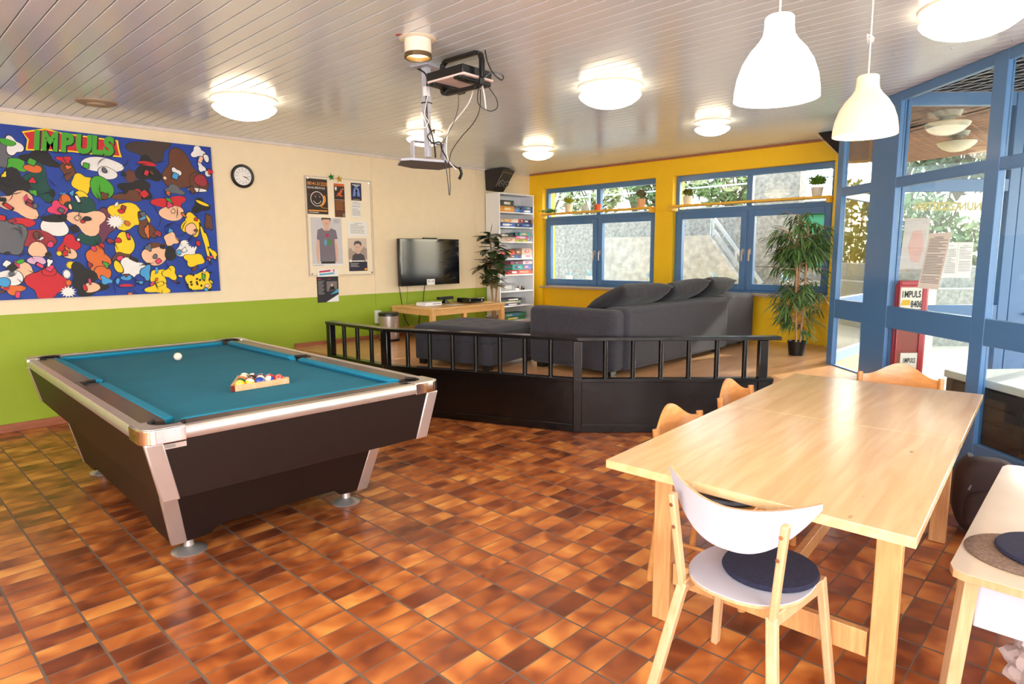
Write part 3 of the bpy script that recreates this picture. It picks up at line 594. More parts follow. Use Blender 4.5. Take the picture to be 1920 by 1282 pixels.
# balls
BR = .0286; TZ = .7722
BCOL = {1: (250, 188, 30), 2: (28, 62, 160), 3: (216, 36, 44), 4: (84, 40, 110), 5: (240, 116, 50), 6: (10, 110, 60), 7: (120, 46, 34), 8: (20, 18, 18)}
CN = {1: 'yellow', 2: 'blue', 3: 'red', 4: 'purple', 5: 'orange', 6: 'green', 7: 'maroon', 8: 'black'}
IV = mat('ball_ivory', (244, 232, 206), .12, var=.01, coat=.5)
def ball(no, p, rot):
    c = mat('ball_%d' % ((no-1) % 8+1), BCOL[(no-1) % 8+1 if no > 8 else no], .12, var=.01, coat=.5); m = MB(c); n, k = 28, 18
    R = Matrix.Rotation(rot[2], 3, 'Z') @ Matrix.Rotation(rot[1], 3, 'Y') @ Matrix.Rotation(rot[0], 3, 'X')
    for j in range(k):
        for i in range(n):
            qs = []
            for (jj, ii) in ((j, i), (j, i+1), (j+1, i+1), (j+1, i)):
                ph = -pi/2+pi*jj/k; th = 2*pi*ii/n; qs.append(R @ V((cos(ph)*cos(th), cos(ph)*sin(th), sin(ph)))*BR)
            zc = sin(-pi/2+pi*(j+.5)/k); m.use(IV if (no > 8 and abs(zc) > .5) else c); m.add(qs, [(0, 1, 2, 3)])
    for s_ in (1,):
        d = R @ V((0, s_, 0)) if no > 8 else R @ V((0, 0, s_)); u = R @ V((1, 0, 0)); vv = d.cross(u)
        m.use(IV); ring = [d*BR*.905+(u*cos(2*pi*i/16)+vv*sin(2*pi*i/16))*BR*.44 for i in range(16)]; ring = [q.normalized()*BR*1.012 for q in ring]; m.add(ring+[d*BR*1.015], [(i, (i+1) % 16, 16) for i in range(16)])
        m.use(INK if False else mat('ink_black', (24, 22, 22), .6)); tx = str(no); m.text(tx, d*BR*1.01-u*(.0042*len(tx))-vv*.005, u, vv, .015, t=.0005)
    o = m.build('pool_ball', smooth=True, ang=180); o.location = p
    if no > 8: nm = 'white pool ball with a %s stripe in the wooden triangle' % CN[no-8]
    else: nm = 'solid %s pool ball in the wooden triangle' % CN[no]
    tag(o, nm, 'ball', 'pool balls in the triangle'); return o
A_, dy = V((1.508, 3.566, TZ+BR)), 2*BR*.8667
rows = [[1, 9, 2, 10, 3], [6, 7, 15, 11], [5, 8, 4], [13, 12], [14]]
q = random.Random(3)
for j, rw_ in enumerate(rows):
    for i, no in enumerate(rw_):
        ro = (q.uniform(-.8, .8), q.uniform(-.8, .8), q.uniform(0, 6))
        if no == 1 or no == 3: ro = (D(52), 0, D(-30))
        ball(no, A_+V((i*2*BR*1.01+j*BR, j*dy*1.01, 0)), ro)
# triangle rack
t = thing('ball_rack', 'triangular wooden ball rack holding the balls on the teal cloth', 'ball rack', (1.625, 3.63, TZ+.001)); off = t.location
c_ = A_+V((4*BR*1.01, dy*4*1.01/3, 0)); c_.z = TZ+.001
Rin = 2*(dy*1.01*2)*2/3+2*BR; Rin = (4*2*BR*1.01)/math.sqrt(3)+2*BR+.001; m = MB(W_BEECH, off)
def tri(Rr, z, ch):
    out = []
    for a in (210, 330, 90):
        c0 = c_+V((cos(D(a)), sin(D(a)), 0))*Rr; out += [c0+V((cos(D(a-150 if False else a+150)), sin(D(a+150)), 0))*-0 for _ in (0,)]
    vs = []
    for i in range(3):
        p, pv, nx = out[i], out[i-1], out[(i+1) % 3]; vs += [p+(pv-p).normalized()*ch, p+(nx-p).normalized()*ch]
    return [v+Z_*z for v in vs]
Oo, Ii = tri(Rin+.028, 0, .03), tri(Rin, 0, .004)
for i in range(6):
    j = (i+1) % 6; a, b, c1, d1 = Oo[i], Oo[j], Ii[j], Ii[i]; m.use(W_BEECH if i % 2 else mat('rack_corner_brown', (120, 40, 20), .4)); m.hull([a, b, c1, d1], [p+Z_*.034 for p in (a, b, c1, d1)])
m.build('frame', t, bevel=.0015)
o = MB(IV).ell((0, 0, 0), (BR, BR, BR), 28, 18).build('cue_ball', ang=180); tag(o, 'plain white cue ball alone on the far part of the teal cloth', 'ball', loc=(1.652, 4.934, TZ+BR))
# ================================================================== BLACK RAILING
t = thing('platform_railing', 'black painted wooden railing around the raised lounge', 'railing', (4.28, 3.33, 0)); off = t.location
PP = [V((3.60, 6.10, 0)), V((3.60, 5.11, 0)), V((4.275, 3.31, 0)), V((5.39, 2.10, 0))]
RS = [V((3.60, 6.10, 0)), V((3.60, 5.11, 0)), V((4.275, 3.31, 0)), V((5.33, 2.165, 0))]
def joint(i):  # miter direction
    if i == 0: d = (PP[1]-PP[0]).normalized(); return d.cross(Z_)*-1
    if i == 3: d = (PP[3]-PP[2]).normalized(); return d.cross(Z_)*-1
    a = (PP[i]-PP[i-1]).normalized().cross(Z_)*-1; b = (PP[i+1]-PP[i]).normalized().cross(Z_)*-1; n = (a+b).normalized(); return n/n.dot(a)
for i in range(3):
    a, b = PP[i], PP[i+1]; d = (b-a).normalized(); ja, jb = joint(i), joint(i+1)
    e0 = -d*.04 if i == 0 else V((0, 0, 0)); e1 = d*.05 if i == 2 else V((0, 0, 0))
    def strip(w0, w1, z0, z1, e0=e0, e1=e1): return ([a+e0+ja*w0+Z_*z0, b+e1+jb*w0+Z_*z0, b+e1+jb*w1+Z_*z0, a+e0+ja*w1+Z_*z0], [a+e0+ja*w0+Z_*z1, b+e1+jb*w0+Z_*z1, b+e1+jb*w1+Z_*z1, a+e0+ja*w1+Z_*z1])
    MB(BLACK, off).hull(*strip(-.055, .055, .795, .825)).build('top_rail', t, bevel=.004)
    z_ = V((0, 0, 0))
    m = MB(BLACK, off).hull(*strip(-.05, .03, .44, .472, z_, z_)); m.build('bottom_rail', t, bevel=.004)
    m = MB(BLACK, off).hull(*strip(-.03, -.012, .003, .44, z_, z_)).hull(*strip(-.038, -.028, .003, .07, z_, z_)); m.build('base_panel', t, bevel=.002)
    nb = (3, 7, 6)[i]
    for k in range(nb):
        f = (k+1)/(nb+1); p = a.lerp(b, f)+(ja+jb)*.5*-.005
        MB(BLACK, off).cyl(p+Z_*.472, p+Z_*.795, .021, n=14).build('baluster', t)
for i, p in enumerate(RS):
    d = (PP[min(i+1, 3)]-PP[min(i, 2)]).normalized(); an = math.atan2(d.y, d.x)
    MB(BLACK, off).box(V((p.x, p.y, .3975+.0015))+joint(i)*-.012, (.075, .07, .79), an).build('post', t, bevel=.006)
# ================================================================== SOFA, OTTOMAN
t = thing('corner_sofa', 'charcoal fabric corner sofa seen from behind on the raised floor', 'sofa', (5.9, 3.6, PF)); off = V((5.9, 3.6, PF))
def rbox(m, x0, x1, y0, y1, z0, z1): return m.bx(x0, x1, y0, y1, z0, z1)
rbox(MB(FABRIC, off), 4.54, 4.74, 3.13, 4.12, .49, 1.035).build('arm', t, bevel=.06, seg=5)
rbox(MB(FABRIC, off), 4.70, 6.68, 3.10, 3.36, .49, 1.045).build('backrest', t, bevel=.045, seg=4)
rbox(MB(FABRIC, off), 6.68, 7.42, 3.16, 3.42, .49, 1.05).build('backrest', t, bevel=.045, seg=4)
rbox(MB(FABRIC, off), 7.30, 7.56, 3.19, 5.0, .49, 1.05).build('backrest', t, bevel=.045, seg=4)
rbox(MB(FABRIC, off), 4.68, 7.32, 3.34, 4.10, .50, .74).build('base', t, bevel=.02)
rbox(MB(FABRIC, off), 6.60, 7.32, 4.10, 4.98, .50, .74).build('base', t, bevel=.02)
for a, b in ((4.75, 5.67), (5.68, 6.64)): rbox(MB(FABRIC, off), a, b, 3.36, 4.12, .742, .88).build('seat_cushion', t, bevel=.04, seg=4)
rbox(MB(FABRIC, off), 6.65, 7.31, 3.4, 4.98, .742, .88).build('seat_cushion', t, bevel=.04, seg=4)
for x, y in ((4.62, 3.22), (4.62, 4.0), (6.6, 3.22), (7.4, 3.3), (7.4, 4.9)): MB(BLACKP, off).bx(x-.04, x+.04, y-.04, y+.04, PF+.001, .495).build('foot', t)
def pillow(p, w_, h_, rx, ry, rz, label, seed):
    q = random.Random(seed); m = MB(CUSH); n = 18
    def f(u, v, s_=1):
        a, b = 2*u-1, 2*v-1; e = (1-a**4)*(1-b**4); th = .085*max(0, e)**.55+.006; pin = 1-.06*(abs(a)**2)*(1-abs(b))-.0
        return V((a*w_/2*(1-.05*(1-b*b)*0+.0-.05*(1-abs(b)**2)*abs(a)**3), s_*th+.004*sin(9*a+seed)*cos(7*b)*e, b*h_/2*(1-.07*(1-a*a)*abs(b)**3)))
    m.grid(lambda u, v: f(u, v, 1), n, n, lambda u, v: f(u, v, -1)); o = m.build('throw_cushion', ang=180)
    tag(o, label, 'cushion', 'charcoal cushions leaning on the sofa back'); o.location = p; o.rotation_euler = (rx, ry, rz); return o
pillow((5.20, 3.40, 1.105), .84, .47, D(64), D(1), D(-1), 'charcoal cushion on the sofa back, nearest the sofa arm', 1)
pillow((6.05, 3.41, 1.105), .84, .47, D(63), D(-2), D(2), 'charcoal cushion in the middle of the three on the sofa back', 2)
pillow((6.82, 3.44, 1.11), .68, .47, D(63), D(2), D(3), 'charcoal cushion on the sofa back, farthest from the arm', 3)
t = thing('ottoman', 'large low charcoal tufted ottoman beside the sofa', 'ottoman', (4.37, 4.67, PF), D(-80)); OX, OY = .46, .40
m = MB(FABRIC); m.bx(-OX, OX, -OY, OY, .05, .26).build('base', t, bevel=.02, seg=3)
m = MB(FABRIC); nu = 40
def top(u, v):
    a, b = 2*u-1, 2*v-1; z = .40
    for cx in (-.5, 0, .5):
        for cy in (-.5, 0, .5):
            d2 = (a-cx)**2+(b-cy)**2; z -= .012*math.exp(-d2/.006)
    e = max(abs(a), abs(b)); z -= .05*max(0, (e-.88)/.12)**2.2
    return V((a*OX*1.01, b*OY*1.01, z))
m.grid(top, nu, nu); m.grid(lambda u, v: V(((2*u-1)*OX*1.01, -OY*1.01, .262+(top(u, 0).z-.262)*v)), 20, 3); m.grid(lambda u, v: V((OX*1.01, (2*u-1)*OY*1.01, .262+(top(1, u).z-.262)*v)), 20, 3)
m.grid(lambda u, v: V((-(2*u-1)*OX*1.01, OY*1.01, .262+(top(1-u, 1).z-.262)*v)), 20, 3); m.grid(lambda u, v: V((-OX*1.01, -(2*u-1)*OY*1.01, .262+(top(0, 1-u).z-.262)*v)), 20, 3)
m.build('tufted_top', t, ang=50)
for x in (-1, 1):
    for y in (-1, 1): MB(BLACKP).bx(x*OX*.85-.035, x*OX*.85+.035, y*OY*.85-.035, y*OY*.85+.035, .001, .049).build('foot', t)
# ================================================================== WALL A THINGS
def wbox(m, x0, x1, z0, z1, y0, y1=YA): return m.bx(x0, x1, y0, y1-.001, z0, z1)
# wall clock
t = thing('wall_clock', 'round black-rimmed clock with white face on the cream wall', 'clock', (3.12, YA, 2.37))
ck = MB(BLACKP); n = 48; rr = [(.0, -.002), (.122, -.002), (.124, -.026), (.114, -.036), (.097, -.033), (.094, -.02)]
vs = [V((r_*cos(2*pi*i/n), y, r_*sin(2*pi*i/n))) for r_, y in rr for i in range(n)]; ck.add(vs, [(k*n+i, k*n+(i+1) % n, (k+1)*n+(i+1) % n, (k+1)*n+i) for k in range(len(rr)-1) for i in range(n)]); ck.build('rim', t)
m = MB(mat('clock_face', (244, 240, 236), .4)).cyl((0, -.018, 0), (0, -.022, 0), .0945, n=48); m.use(mat('ink_black', (24, 22, 22), .6))
for k in range(12):
    a = D(90-30*k); m.bar((.066*cos(a), -.0225, .066*sin(a)), (.082*cos(a), -.0225, .082*sin(a)), .004, .001, (0, 1, 0))
for k in range(12):
    a = D(60-30*k); m.text(str(k+1), (.054*cos(a), -.0225, .054*sin(a)-.007), X_, Z_, .016, align='CENTER')
dial = m.build('dial', t)
m = MB(mat('ink_black', (24, 22, 22), .6)).bar((0, -.025, 0), (.05*cos(D(-15)), -.025, .05*sin(D(-15))), .005, .002, (0, 1, 0)).bar((0, -.027, 0), (.07*cos(D(-25)), -.027, .07*sin(D(-25))), .004, .002, (0, 1, 0)); m.build('hand', dial)
# notice board and posters
ALUP = mat('pale_frame', (206, 196, 184), .4)
t = thing('notice_board', 'clear acrylic notice board on cream wall, full of posters', 'notice board', (4.29, YA, 1.86)); off = t.location
m = MB(mat('board_panel', (246, 230, 200), .35, var=.01, coat=.2), off); wbox(m, 3.855, 4.725, 1.285, 2.435, 6.955); m.build('panel', t)
m = MB(ALUP, off)
for a in ((3.845, 3.856, 1.28, 2.44), (4.724, 4.735, 1.28, 2.44), (3.856, 4.724, 1.28, 1.29), (3.856, 4.724, 2.43, 2.44)): wbox(m, *a, 6.95)
m.build('frame', t)
for x in (3.875, 4.705):
    for z in (1.305, 2.41): MB(CHROME, off).cyl((x, 6.955, z), (x, 6.947, z), .01, n=12).build('screw', t)
INKB = mat('ink_black', (24, 22, 22), .6); YB = 6.951
def poster(name, x0, x1, z0, z1, base, label, y=YB, cat='poster'):
    m = MB(base).bx(x0, x1, y-.0015, y, z0, z1); m.cur = y-.0018; return m
def pq(m, c, x0, x1, z0, z1, y=6.9488): return m.use(c).quad((x0, y, z0), (x1, y, z0), (x1, y, z1), (x0, y, z1))
def pp(m, c, pts, y=6.9486): return m.use(c).add([(x, y, z) for x, z in pts], [tuple(range(len(pts)))])
OR, WH_, BR_ = P('orange', (240, 160, 60)), P('white', (240, 238, 234)), P('darkbrown', (52, 36, 28))
m = poster('p', 3.855, 4.125, 2.005, 2.41, BR_, '')
m.use(OR).text('08141-512525', (3.865, 6.949, 2.335), X_, Z_, .056, bold=.012, sx=.80, t=.0003); m.use(WH_).text("RUF AN, SPRICH'S AUS", (3.868, 6.949, 2.295), X_, Z_, .034, bold=.01, sx=.66, t=.0003)
ring = [(3.985+.082*cos(2*pi*i/32), 2.18+.082*sin(2*pi*i/32)) for i in range(33)]; m.use(WH_).tube([(x, 6.949, z) for x, z in ring], .004, 5, False)
m.use(WH_).tube([(3.985+.05*cos(D(a)), 6.949, 2.175+.05*sin(D(a))) for a in range(200, 345, 12)], .0035, 5, False)
for x in (3.965, 4.02): pp(m, WH_, [(x+.005*cos(k), 2.205+.007*sin(k)) for k in range(6)])
m.use(OR).tube([(4.075, 6.949, 2.22), (4.085, 6.949, 2.17), (4.06, 6.949, 2.125), (4.02, 6.949, 2.10)], .012, 6); m.tube([(4.02, 6.949, 2.10), (4.06, 6.949, 2.08), (4.12, 6.949, 2.075)], .003, 5)
pq(m, OR, 3.868, 4.112, 2.037, 2.052); pq(m, WH_, 3.868, 4.0, 2.02, 2.026); pq(m, mat('rust', (150, 80, 30), .5), 3.856, 4.124, 2.224, 2.228, 6.9489)
o = m.build('poster', smooth=False); tag(o, 'dark brown helpline poster with orange numbers and smiling circle', 'poster', 'posters on the notice board')
m = poster('p', 4.215, 4.355, 1.98, 2.375, P('brown', (96, 50, 26)), ''); pq(m, P('orangered', (214, 96, 40)), 4.215, 4.355, 2.345, 2.375); pq(m, BR_, 4.215, 4.355, 2.19, 2.345)
pp(m, WH_, [(4.225, 2.335), (4.25, 2.335), (4.25, 2.305), (4.238, 2.29), (4.225, 2.305)]); pp(m, P('orangered', (214, 96, 40)), [(4.24, 2.22), (4.27, 2.24), (4.29, 2.225), (4.34, 2.23), (4.30, 2.25), (4.33, 2.29), (4.31, 2.32), (4.29, 2.28), (4.26, 2.26)])
pp(m, WH_, [(4.335+.007*cos(k), 2.315+.007*sin(k)) for k in range(6)]); pq(m, WH_, 4.22, 4.35, 2.183, 2.186)
for k in range(7): pq(m, OR, 4.225, 4.345-(k % 3)*.01, 2.165-k*.016, 2.1675-k*.016)
pq(m, P('grey', (140, 130, 126)), 4.32, 4.35, 1.985, 2.025); o = m.build('poster', smooth=False); tag(o, 'narrow brown poster with an orange running figure', 'poster', 'posters on the notice board')
m = poster('p', 4.45, 4.595, 2.19, 2.40, P('midnight', (34, 36, 78)), ''); pp(m, P('glow', (120, 140, 200)), [(4.47, 2.24), (4.575, 2.24), (4.56, 2.33), (4.52, 2.36), (4.485, 2.33)]); pp(m, P('paleglow', (216, 206, 190)), [(4.515, 2.27), (4.53, 2.27), (4.535, 2.31), (4.52, 2.335), (4.51, 2.31)]); pp(m, P('midnight', (34, 36, 78)), [(4.505, 2.235), (4.535, 2.235), (4.527, 2.29), (4.513, 2.29)], 6.9484)
pq(m, WH_, 4.465, 4.58, 2.375, 2.383); pq(m, WH_, 4.49, 4.555, 2.36, 2.368); pq(m, P('yellow', (248, 212, 40)), 4.47, 4.575, 2.20, 2.204); o = m.build('poster', smooth=False); tag(o, 'small dark blue night-sky poster with pale glow', 'poster', 'posters on the notice board')
o = sheet(MB(), (4.445, YB, 1.985), X_, Z_, .135, .195, 15, 5, margin=.06, lw=.003).build('notice_sheet', smooth=False); tag(o, 'white typed list below the small dark blue poster', 'paper')
o = sheet(MB(), (4.378, YB, 1.75), X_, Z_, .28, .185, 8, 6, margin=.14, lw=.004).build('notice_sheet', smooth=False); tag(o, 'wide white opening notice above the portrait poster', 'paper')
m = poster('p', 3.89, 4.295, 1.395, 1.965, P('palegrey', (206, 204, 208)), ''); SK = P('skin', (220, 178, 156)); SH = P('shirtgrey', (122, 112, 124)); HR = P('hair', (66, 48, 42))
pp(m, SK, [(3.965, 1.75), (3.94, 1.58), (3.955, 1.43), (3.975, 1.43), (3.985, 1.58), (4.0, 1.7)]); pp(m, SK, [(4.205, 1.75), (4.235, 1.60), (4.225, 1.44), (4.2, 1.44), (4.195, 1.58), (4.175, 1.70)])
pp(m, SK, [(4.055, 1.80), (4.125, 1.80), (4.122, 1.87), (4.145, 1.90), (4.145, 1.965), (4.035, 1.965), (4.035, 1.90), (4.058, 1.87)], 6.9487); pp(m, HR, [(4.03, 1.965), (4.03, 1.925), (4.045, 1.945), (4.13, 1.95), (4.148, 1.92), (4.148, 1.965)], 6.9485)
pp(m, SH, [(3.955, 1.715), (3.97, 1.82), (4.03, 1.845), (4.06, 1.815), (4.12, 1.815), (4.15, 1.845), (4.215, 1.82), (4.235, 1.72), (4.19, 1.715), (4.20, 1.45), (3.99, 1.45), (3.99, 1.70)], 6.9483)
pp(m, P('black', (30, 28, 30)), [(4.0, 1.452), (4.19, 1.452), (4.19, 1.425), (4.0, 1.425)], 6.9486)
pp(m, P('crimson', (206, 30, 80)), [(4.092, 1.735), (4.115, 1.76), (4.112, 1.775), (4.1, 1.778), (4.092, 1.77), (4.084, 1.778), (4.072, 1.775), (4.069, 1.76)], 6.948); pp(m, P('skyblue', (90, 170, 200)), [(4.055, 1.64), (4.08, 1.64), (4.085, 1.68), (4.078, 1.715), (4.06, 1.715), (4.05, 1.68)], 6.948); pp(m, P('leafgreen', (60, 150, 60)), [(4.11, 1.64), (4.135, 1.64), (4.14, 1.68), (4.132, 1.715), (4.115, 1.715), (4.105, 1.68)], 6.948)
for x in (4.068, 4.123): pq(m, HR, x, x+.003, 1.87+.03, 1.905+.0)
pq(m, P('crimson', (206, 30, 80)), 4.078, 4.104, 1.892, 1.897, 6.9482); pq(m, WH_, 3.893, 4.292, 1.397, 1.42, 6.9487); pq(m, INK, 3.90, 4.03, 1.405, 1.41, 6.9485)
for k in range(4): pq(m, INK, 4.19, 4.27-(k % 2)*.02, 1.945-k*.012, 1.948-k*.012)
o = m.build('poster', smooth=False); tag(o, 'large poster of a person in a grey T-shirt with a red heart', 'poster', 'posters on the notice board')
m = poster('p', 4.378, 4.645, 1.325, 1.73, P('sepia', (214, 196, 180)), ''); GD = P('greydark', (74, 70, 76)); NB = P('navyink', (40, 34, 56))
pp(m, P('sepia2', (168, 150, 140)), [(4.378, 1.47), (4.645, 1.47), (4.645, 1.60), (4.6, 1.63), (4.55, 1.58), (4.45, 1.57), (4.40, 1.62), (4.378, 1.58)], 6.9488); pp(m, GD, [(4.42, 1.44), (4.62, 1.44), (4.60, 1.52), (4.545, 1.545), (4.48, 1.545), (4.435, 1.52)], 6.9487)
pp(m, SK, [(4.495, 1.54), (4.535, 1.54), (4.555, 1.58), (4.56, 1.64), (4.54, 1.67), (4.49, 1.67), (4.47, 1.64), (4.475, 1.58)], 6.9485); pp(m, GD, [(4.462, 1.63), (4.478, 1.66), (4.53, 1.665), (4.558, 1.64), (4.566, 1.62), (4.566, 1.68), (4.53, 1.70), (4.48, 1.695), (4.458, 1.665)], 6.9483)
for x in (4.49, 4.525): pq(m, GD, x, x+.014, 1.618, 1.623, 6.9483)
pq(m, GD, 4.505, 4.53, 1.568, 1.571, 6.9483); pq(m, GD, 4.512, 4.52, 1.59, 1.593, 6.9483); pq(m, NB, 4.38, 4.643, 1.327, 1.44, 6.9486)
m.use(WH_).text('DISKUSSION', (4.42, 6.9482, 1.44), X_, Z_, .038, bold=.01, sx=.78, t=.0003) if False else m.use(WH_).tube([(4.42, 6.948, 1.45), (4.60, 6.948, 1.45)], .009, 4, False)
m.use(WH_).cyl((4.405, 6.9485, 1.45), (4.405, 6.9475, 1.45), .014, n=16); pq(m, OR, 4.60, 4.64, 1.335, 1.36, 6.9484)
for k in range(3): pq(m, WH_, 4.40, 4.52-(k % 2)*.02, 1.418-k*.018, 1.422-k*.018, 6.9484)
o = m.build('poster', smooth=False); tag(o, 'sepia portrait poster of a short-haired person with dark lower banner', 'poster', 'posters on the notice board')
m = MB(WH_).bx(3.945, 4.225, 6.9465, 6.948, 1.27, 1.362); pp(m, P('crimson', (206, 30, 80)), [(3.965, 1.318), (4.115, 1.33), (4.118, 1.35), (3.968, 1.338)], 6.9462); pp(m, P('cyan', (70, 170, 210)), [(3.965, 1.285), (4.165, 1.30), (4.168, 1.318), (3.968, 1.305)], 6.9462); pq(m, P('pink', (220, 90, 150)), 4.15, 4.17, 1.325, 1.355, 6.9462)
o = m.build('paper_strip', smooth=False); tag(o, 'white strip with crimson and blue bars at the board bottom edge', 'paper')
m = MB(P('nearblack', (40, 38, 44))).bx(3.945, 4.235, YA-.0035, YA-.002, .96, 1.268); y = YA-.0039
pp(m, WH_, [(4.06, .962), (4.233, .962), (4.233, 1.05)], y); pp(m, P('cyan', (70, 170, 210)), [(4.12, 1.05), (4.233, 1.075), (4.233, 1.12), (4.20, 1.10)], y-.0002); pp(m, P('midgrey', (120, 112, 116)), [(4.075, 1.09), (4.215, 1.11), (4.215, 1.21), (4.075, 1.21)], y); pp(m, SK, [(4.135, 1.14), (4.155, 1.14), (4.16, 1.17), (4.145, 1.185), (4.13, 1.17)], y-.0003); pp(m, INKB, [(4.10, 1.10), (4.19, 1.11), (4.17, 1.15), (4.13, 1.15)], y-.0003)
pq(m, P('crimson', (206, 30, 80)), 3.96, 4.0, 1.235, 1.245, y); pq(m, P('crimson', (206, 30, 80)), 4.09, 4.13, 1.235, 1.24, y)
for k in range(14): pq(m, P('lightgrey', (170, 168, 172)), 3.96, 4.045-(k % 4)*.009, 1.215-k*.012, 1.2185-k*.012, y)
o = m.build('flyer', smooth=False); tag(o, 'dark event flyer with pale corner hanging below the notice board', 'poster')
def star(p, c, label):
    m = MB(c); pts = []
    for k in range(10):
        a = D(90+36*k+8); r_ = .045 if k % 2 == 0 else .02; pts.append(V((r_*cos(a), 0, r_*sin(a))))
    m.add(pts+[V((0, -.018, 0)), V((0, .003, 0))], [(i, (i+1) % 10, 10) for i in range(10)]+[((i+1) % 10, i, 11) for i in range(10)]); o = m.build('foil_star', smooth=False); tag(o, label, 'star', 'foil stars on the notice board edge', loc=p)
star((4.18, 6.94, 2.445), mat('green_foil', (50, 150, 50), .2, .7), 'small green foil star on the notice board top edge')
star((4.285, 6.94, 2.43), mat('gold_foil', (230, 190, 70), .2, .7), 'small gold foil star on the notice board top edge')
# television
t = thing('television', 'black flat-screen television mounted low on the cream wall', 'television', (5.585, YA, 1.42)); off = t.location
m = MB(BLACKP, off).bx(5.07, 6.095, 6.86, 6.90, 1.115, 1.735).bx(5.25, 5.9, 6.90, 6.94, 1.2, 1.6); m.build('housing', t, bevel=.008)
MB(BLACKP, off).bx(5.45, 5.72, 6.94, YA-.002, 1.3, 1.55).build('wall_bracket', t)
m = MB(mat('piano_black', (14, 14, 16), .06, coat=.8, var=.01), off).bx(5.07, 6.095, 6.835, 6.859, 1.115, 1.735); m.build('bezel', t, bevel=.006)
MB(mat('screen_glass', (20, 22, 28), .1, coat=.5, var=.01), off).bx(5.115, 6.05, 6.832, 6.8345, 1.205, 1.70).build('screen', t)
m = MB(WH_, off).bx(5.50, 5.635, 6.828, 6.8315, 1.115, 1.195); pq_ = lambda a, b, c, d: m.use(INKB).add([V((a, 6.8275, c)), V((b, 6.8275, c)), V((b, 6.8275, d)), V((a, 6.8275, d))], [(0, 1, 2, 3)])
pq_(5.525, 5.535, 1.15, 1.18); pq_(5.60, 5.61, 1.15, 1.18); pq_(5.54, 5.595, 1.163, 1.167); m.build('notice_sticker', t)
MB(BLACKP, off).bx(5.47, 5.70, 6.835, 6.87, 1.736, 1.75).build('sensor_bar', t)
# wall power strip
t = thing('wall_socket_block', 'white double socket block on the green wall beside the bin', 'socket', (4.78, YA, .73)); MB(WHITE).bx(-.04, .04, -.045, -.002, -.08, .085).build('housing', t, bevel=.006)
for z in (-.038, .042): MB(mat('socket_grey', (200, 198, 196), .4)).cyl((0, -.0455, z), (0, -.047, z), .022, n=20).build('socket_ring', t)
# pedal bin
t = thing('waste_bin', 'brushed steel round waste bin with black lid', 'bin', (4.74, 6.66, PF)); m = MB(ALU); m.capb = True; m.lathe([(.118, .03), (.122, .05), (.125, .32)], n=40).build('body', t)
m = MB(BLACKP); m.capb = True; m.lathe([(.122, .002), (.126, .01), (.122, .03)], n=40).build('base_ring', t); MB(BLACKP).lathe([(.128, .318), (.13, .345), (.12, .36), (.06, .368), (0, .37)], n=40).build('lid', t)
# low TV table
t = thing('tv_table', 'light pine low table below the television', 'table', (5.57, 6.46, PF)); TX, TY, TH = .64, .42, .425
MB(W_DESK).bx(-TX, TX, -TY, TY, TH-.022, TH).build('table_top', t, bevel=.003)
MB(W_DESK).bx(-TX+.04, TX-.04, -TY+.025, -TY+.043, TH-.095, TH-.023).bx(-TX+.04, TX-.04, TY-.043, TY-.025, TH-.095, TH-.023).bx(-TX+.03, -TX+.048, -TY+.04, TY-.04, TH-.095, TH-.023).bx(TX-.048, TX-.03, -TY+.04, TY-.04, TH-.095, TH-.023).build('apron', t)
for x in (-1, 1):
    for y in (-1, 1): MB(W_DESK).bx(x*(TX-.04)-.03, x*(TX-.04)+.03, y*(TY-.04)-.03, y*(TY-.04)+.03, .001, TH-.023).build('leg', t, bevel=.003)
MB(W_DESK).bx(-TX+.05, TX-.05, -TY+.05, TY-.05, .12, .135).build('shelf', t)
tz = PF+TH+.001
t = thing('game_console', 'white slim console box on the left of the low TV table', 'console', (5.22, 6.45, tz), D(4)); MB(WHITE).bx(-.14, .14, -.09, .09, .001, .045).build('body', t, bevel=.004); MB(INKB).bx(-.02, .12, -.0925, -.0905, .022, .028).build('slot', t)
t = thing('motion_sensor', 'black motion sensor bar on a small stand on the TV table', 'sensor', (5.62, 6.60, tz), D(8)); MB(BLACKP).bx(-.14, .14, -.03, .03, .05, .088).build('bar', t, bevel=.006); MB(BLACKP).hull([(-.05, -.035, 0), (.05, -.035, 0), (.05, .035, 0), (-.05, .035, 0)], [(-.02, -.015, .05), (.02, -.015, .05), (.02, .015, .05), (-.02, .015, .05)]).build('stand', t, bevel=.003)
t = thing('game_console', 'black slim game console on the right of the low TV table', 'console', (5.90, 6.40, tz), D(3)); MB(mat('piano_black', (14, 14, 16), .06)).hull([(-.14, -.13, .004), (.14, -.13, .004), (.14, .13, .004), (-.14, .13, .004)], [(-.14, -.13, .07), (.14, -.13, .07), (.14, .13, .07), (-.14, .13, .07)]).build('body', t, bevel=.012); MB(WHITE).cyl((.08, -.1315, .035), (.08, -.133, .035), .008, n=12).build('power_button', t)
o = sheet(MB(), (5.42, 6.22, tz+.0005), (1, .1, 0), (-.1, 1, 0), .21, .15, 6, 9).build('paper_sheet', smooth=False); tag(o, 'sheet of paper lying on the low TV table', 'paper')
def cable(pts, r_, c, label, group=None, name='cable'):
    o = MB(c).tube(pts, r_, 6).build(name); tag(o, label, 'cable', group); return o
cable([(5.12, 6.95, 1.12), (5.15, 6.955, .98), (5.17, 6.96, .87), (5.2, 6.955, .7), (5.3, 6.95, .53)], .005, BLACKP, 'black cable hanging from the left end of the television')
cable([(5.56, 6.95, 1.12), (5.54, 6.955, 1.0), (5.52, 6.96, .87), (5.46, 6.955, .7), (5.42, 6.95, .5)], .005, BLACKP, 'black cable hanging below the middle of the television')
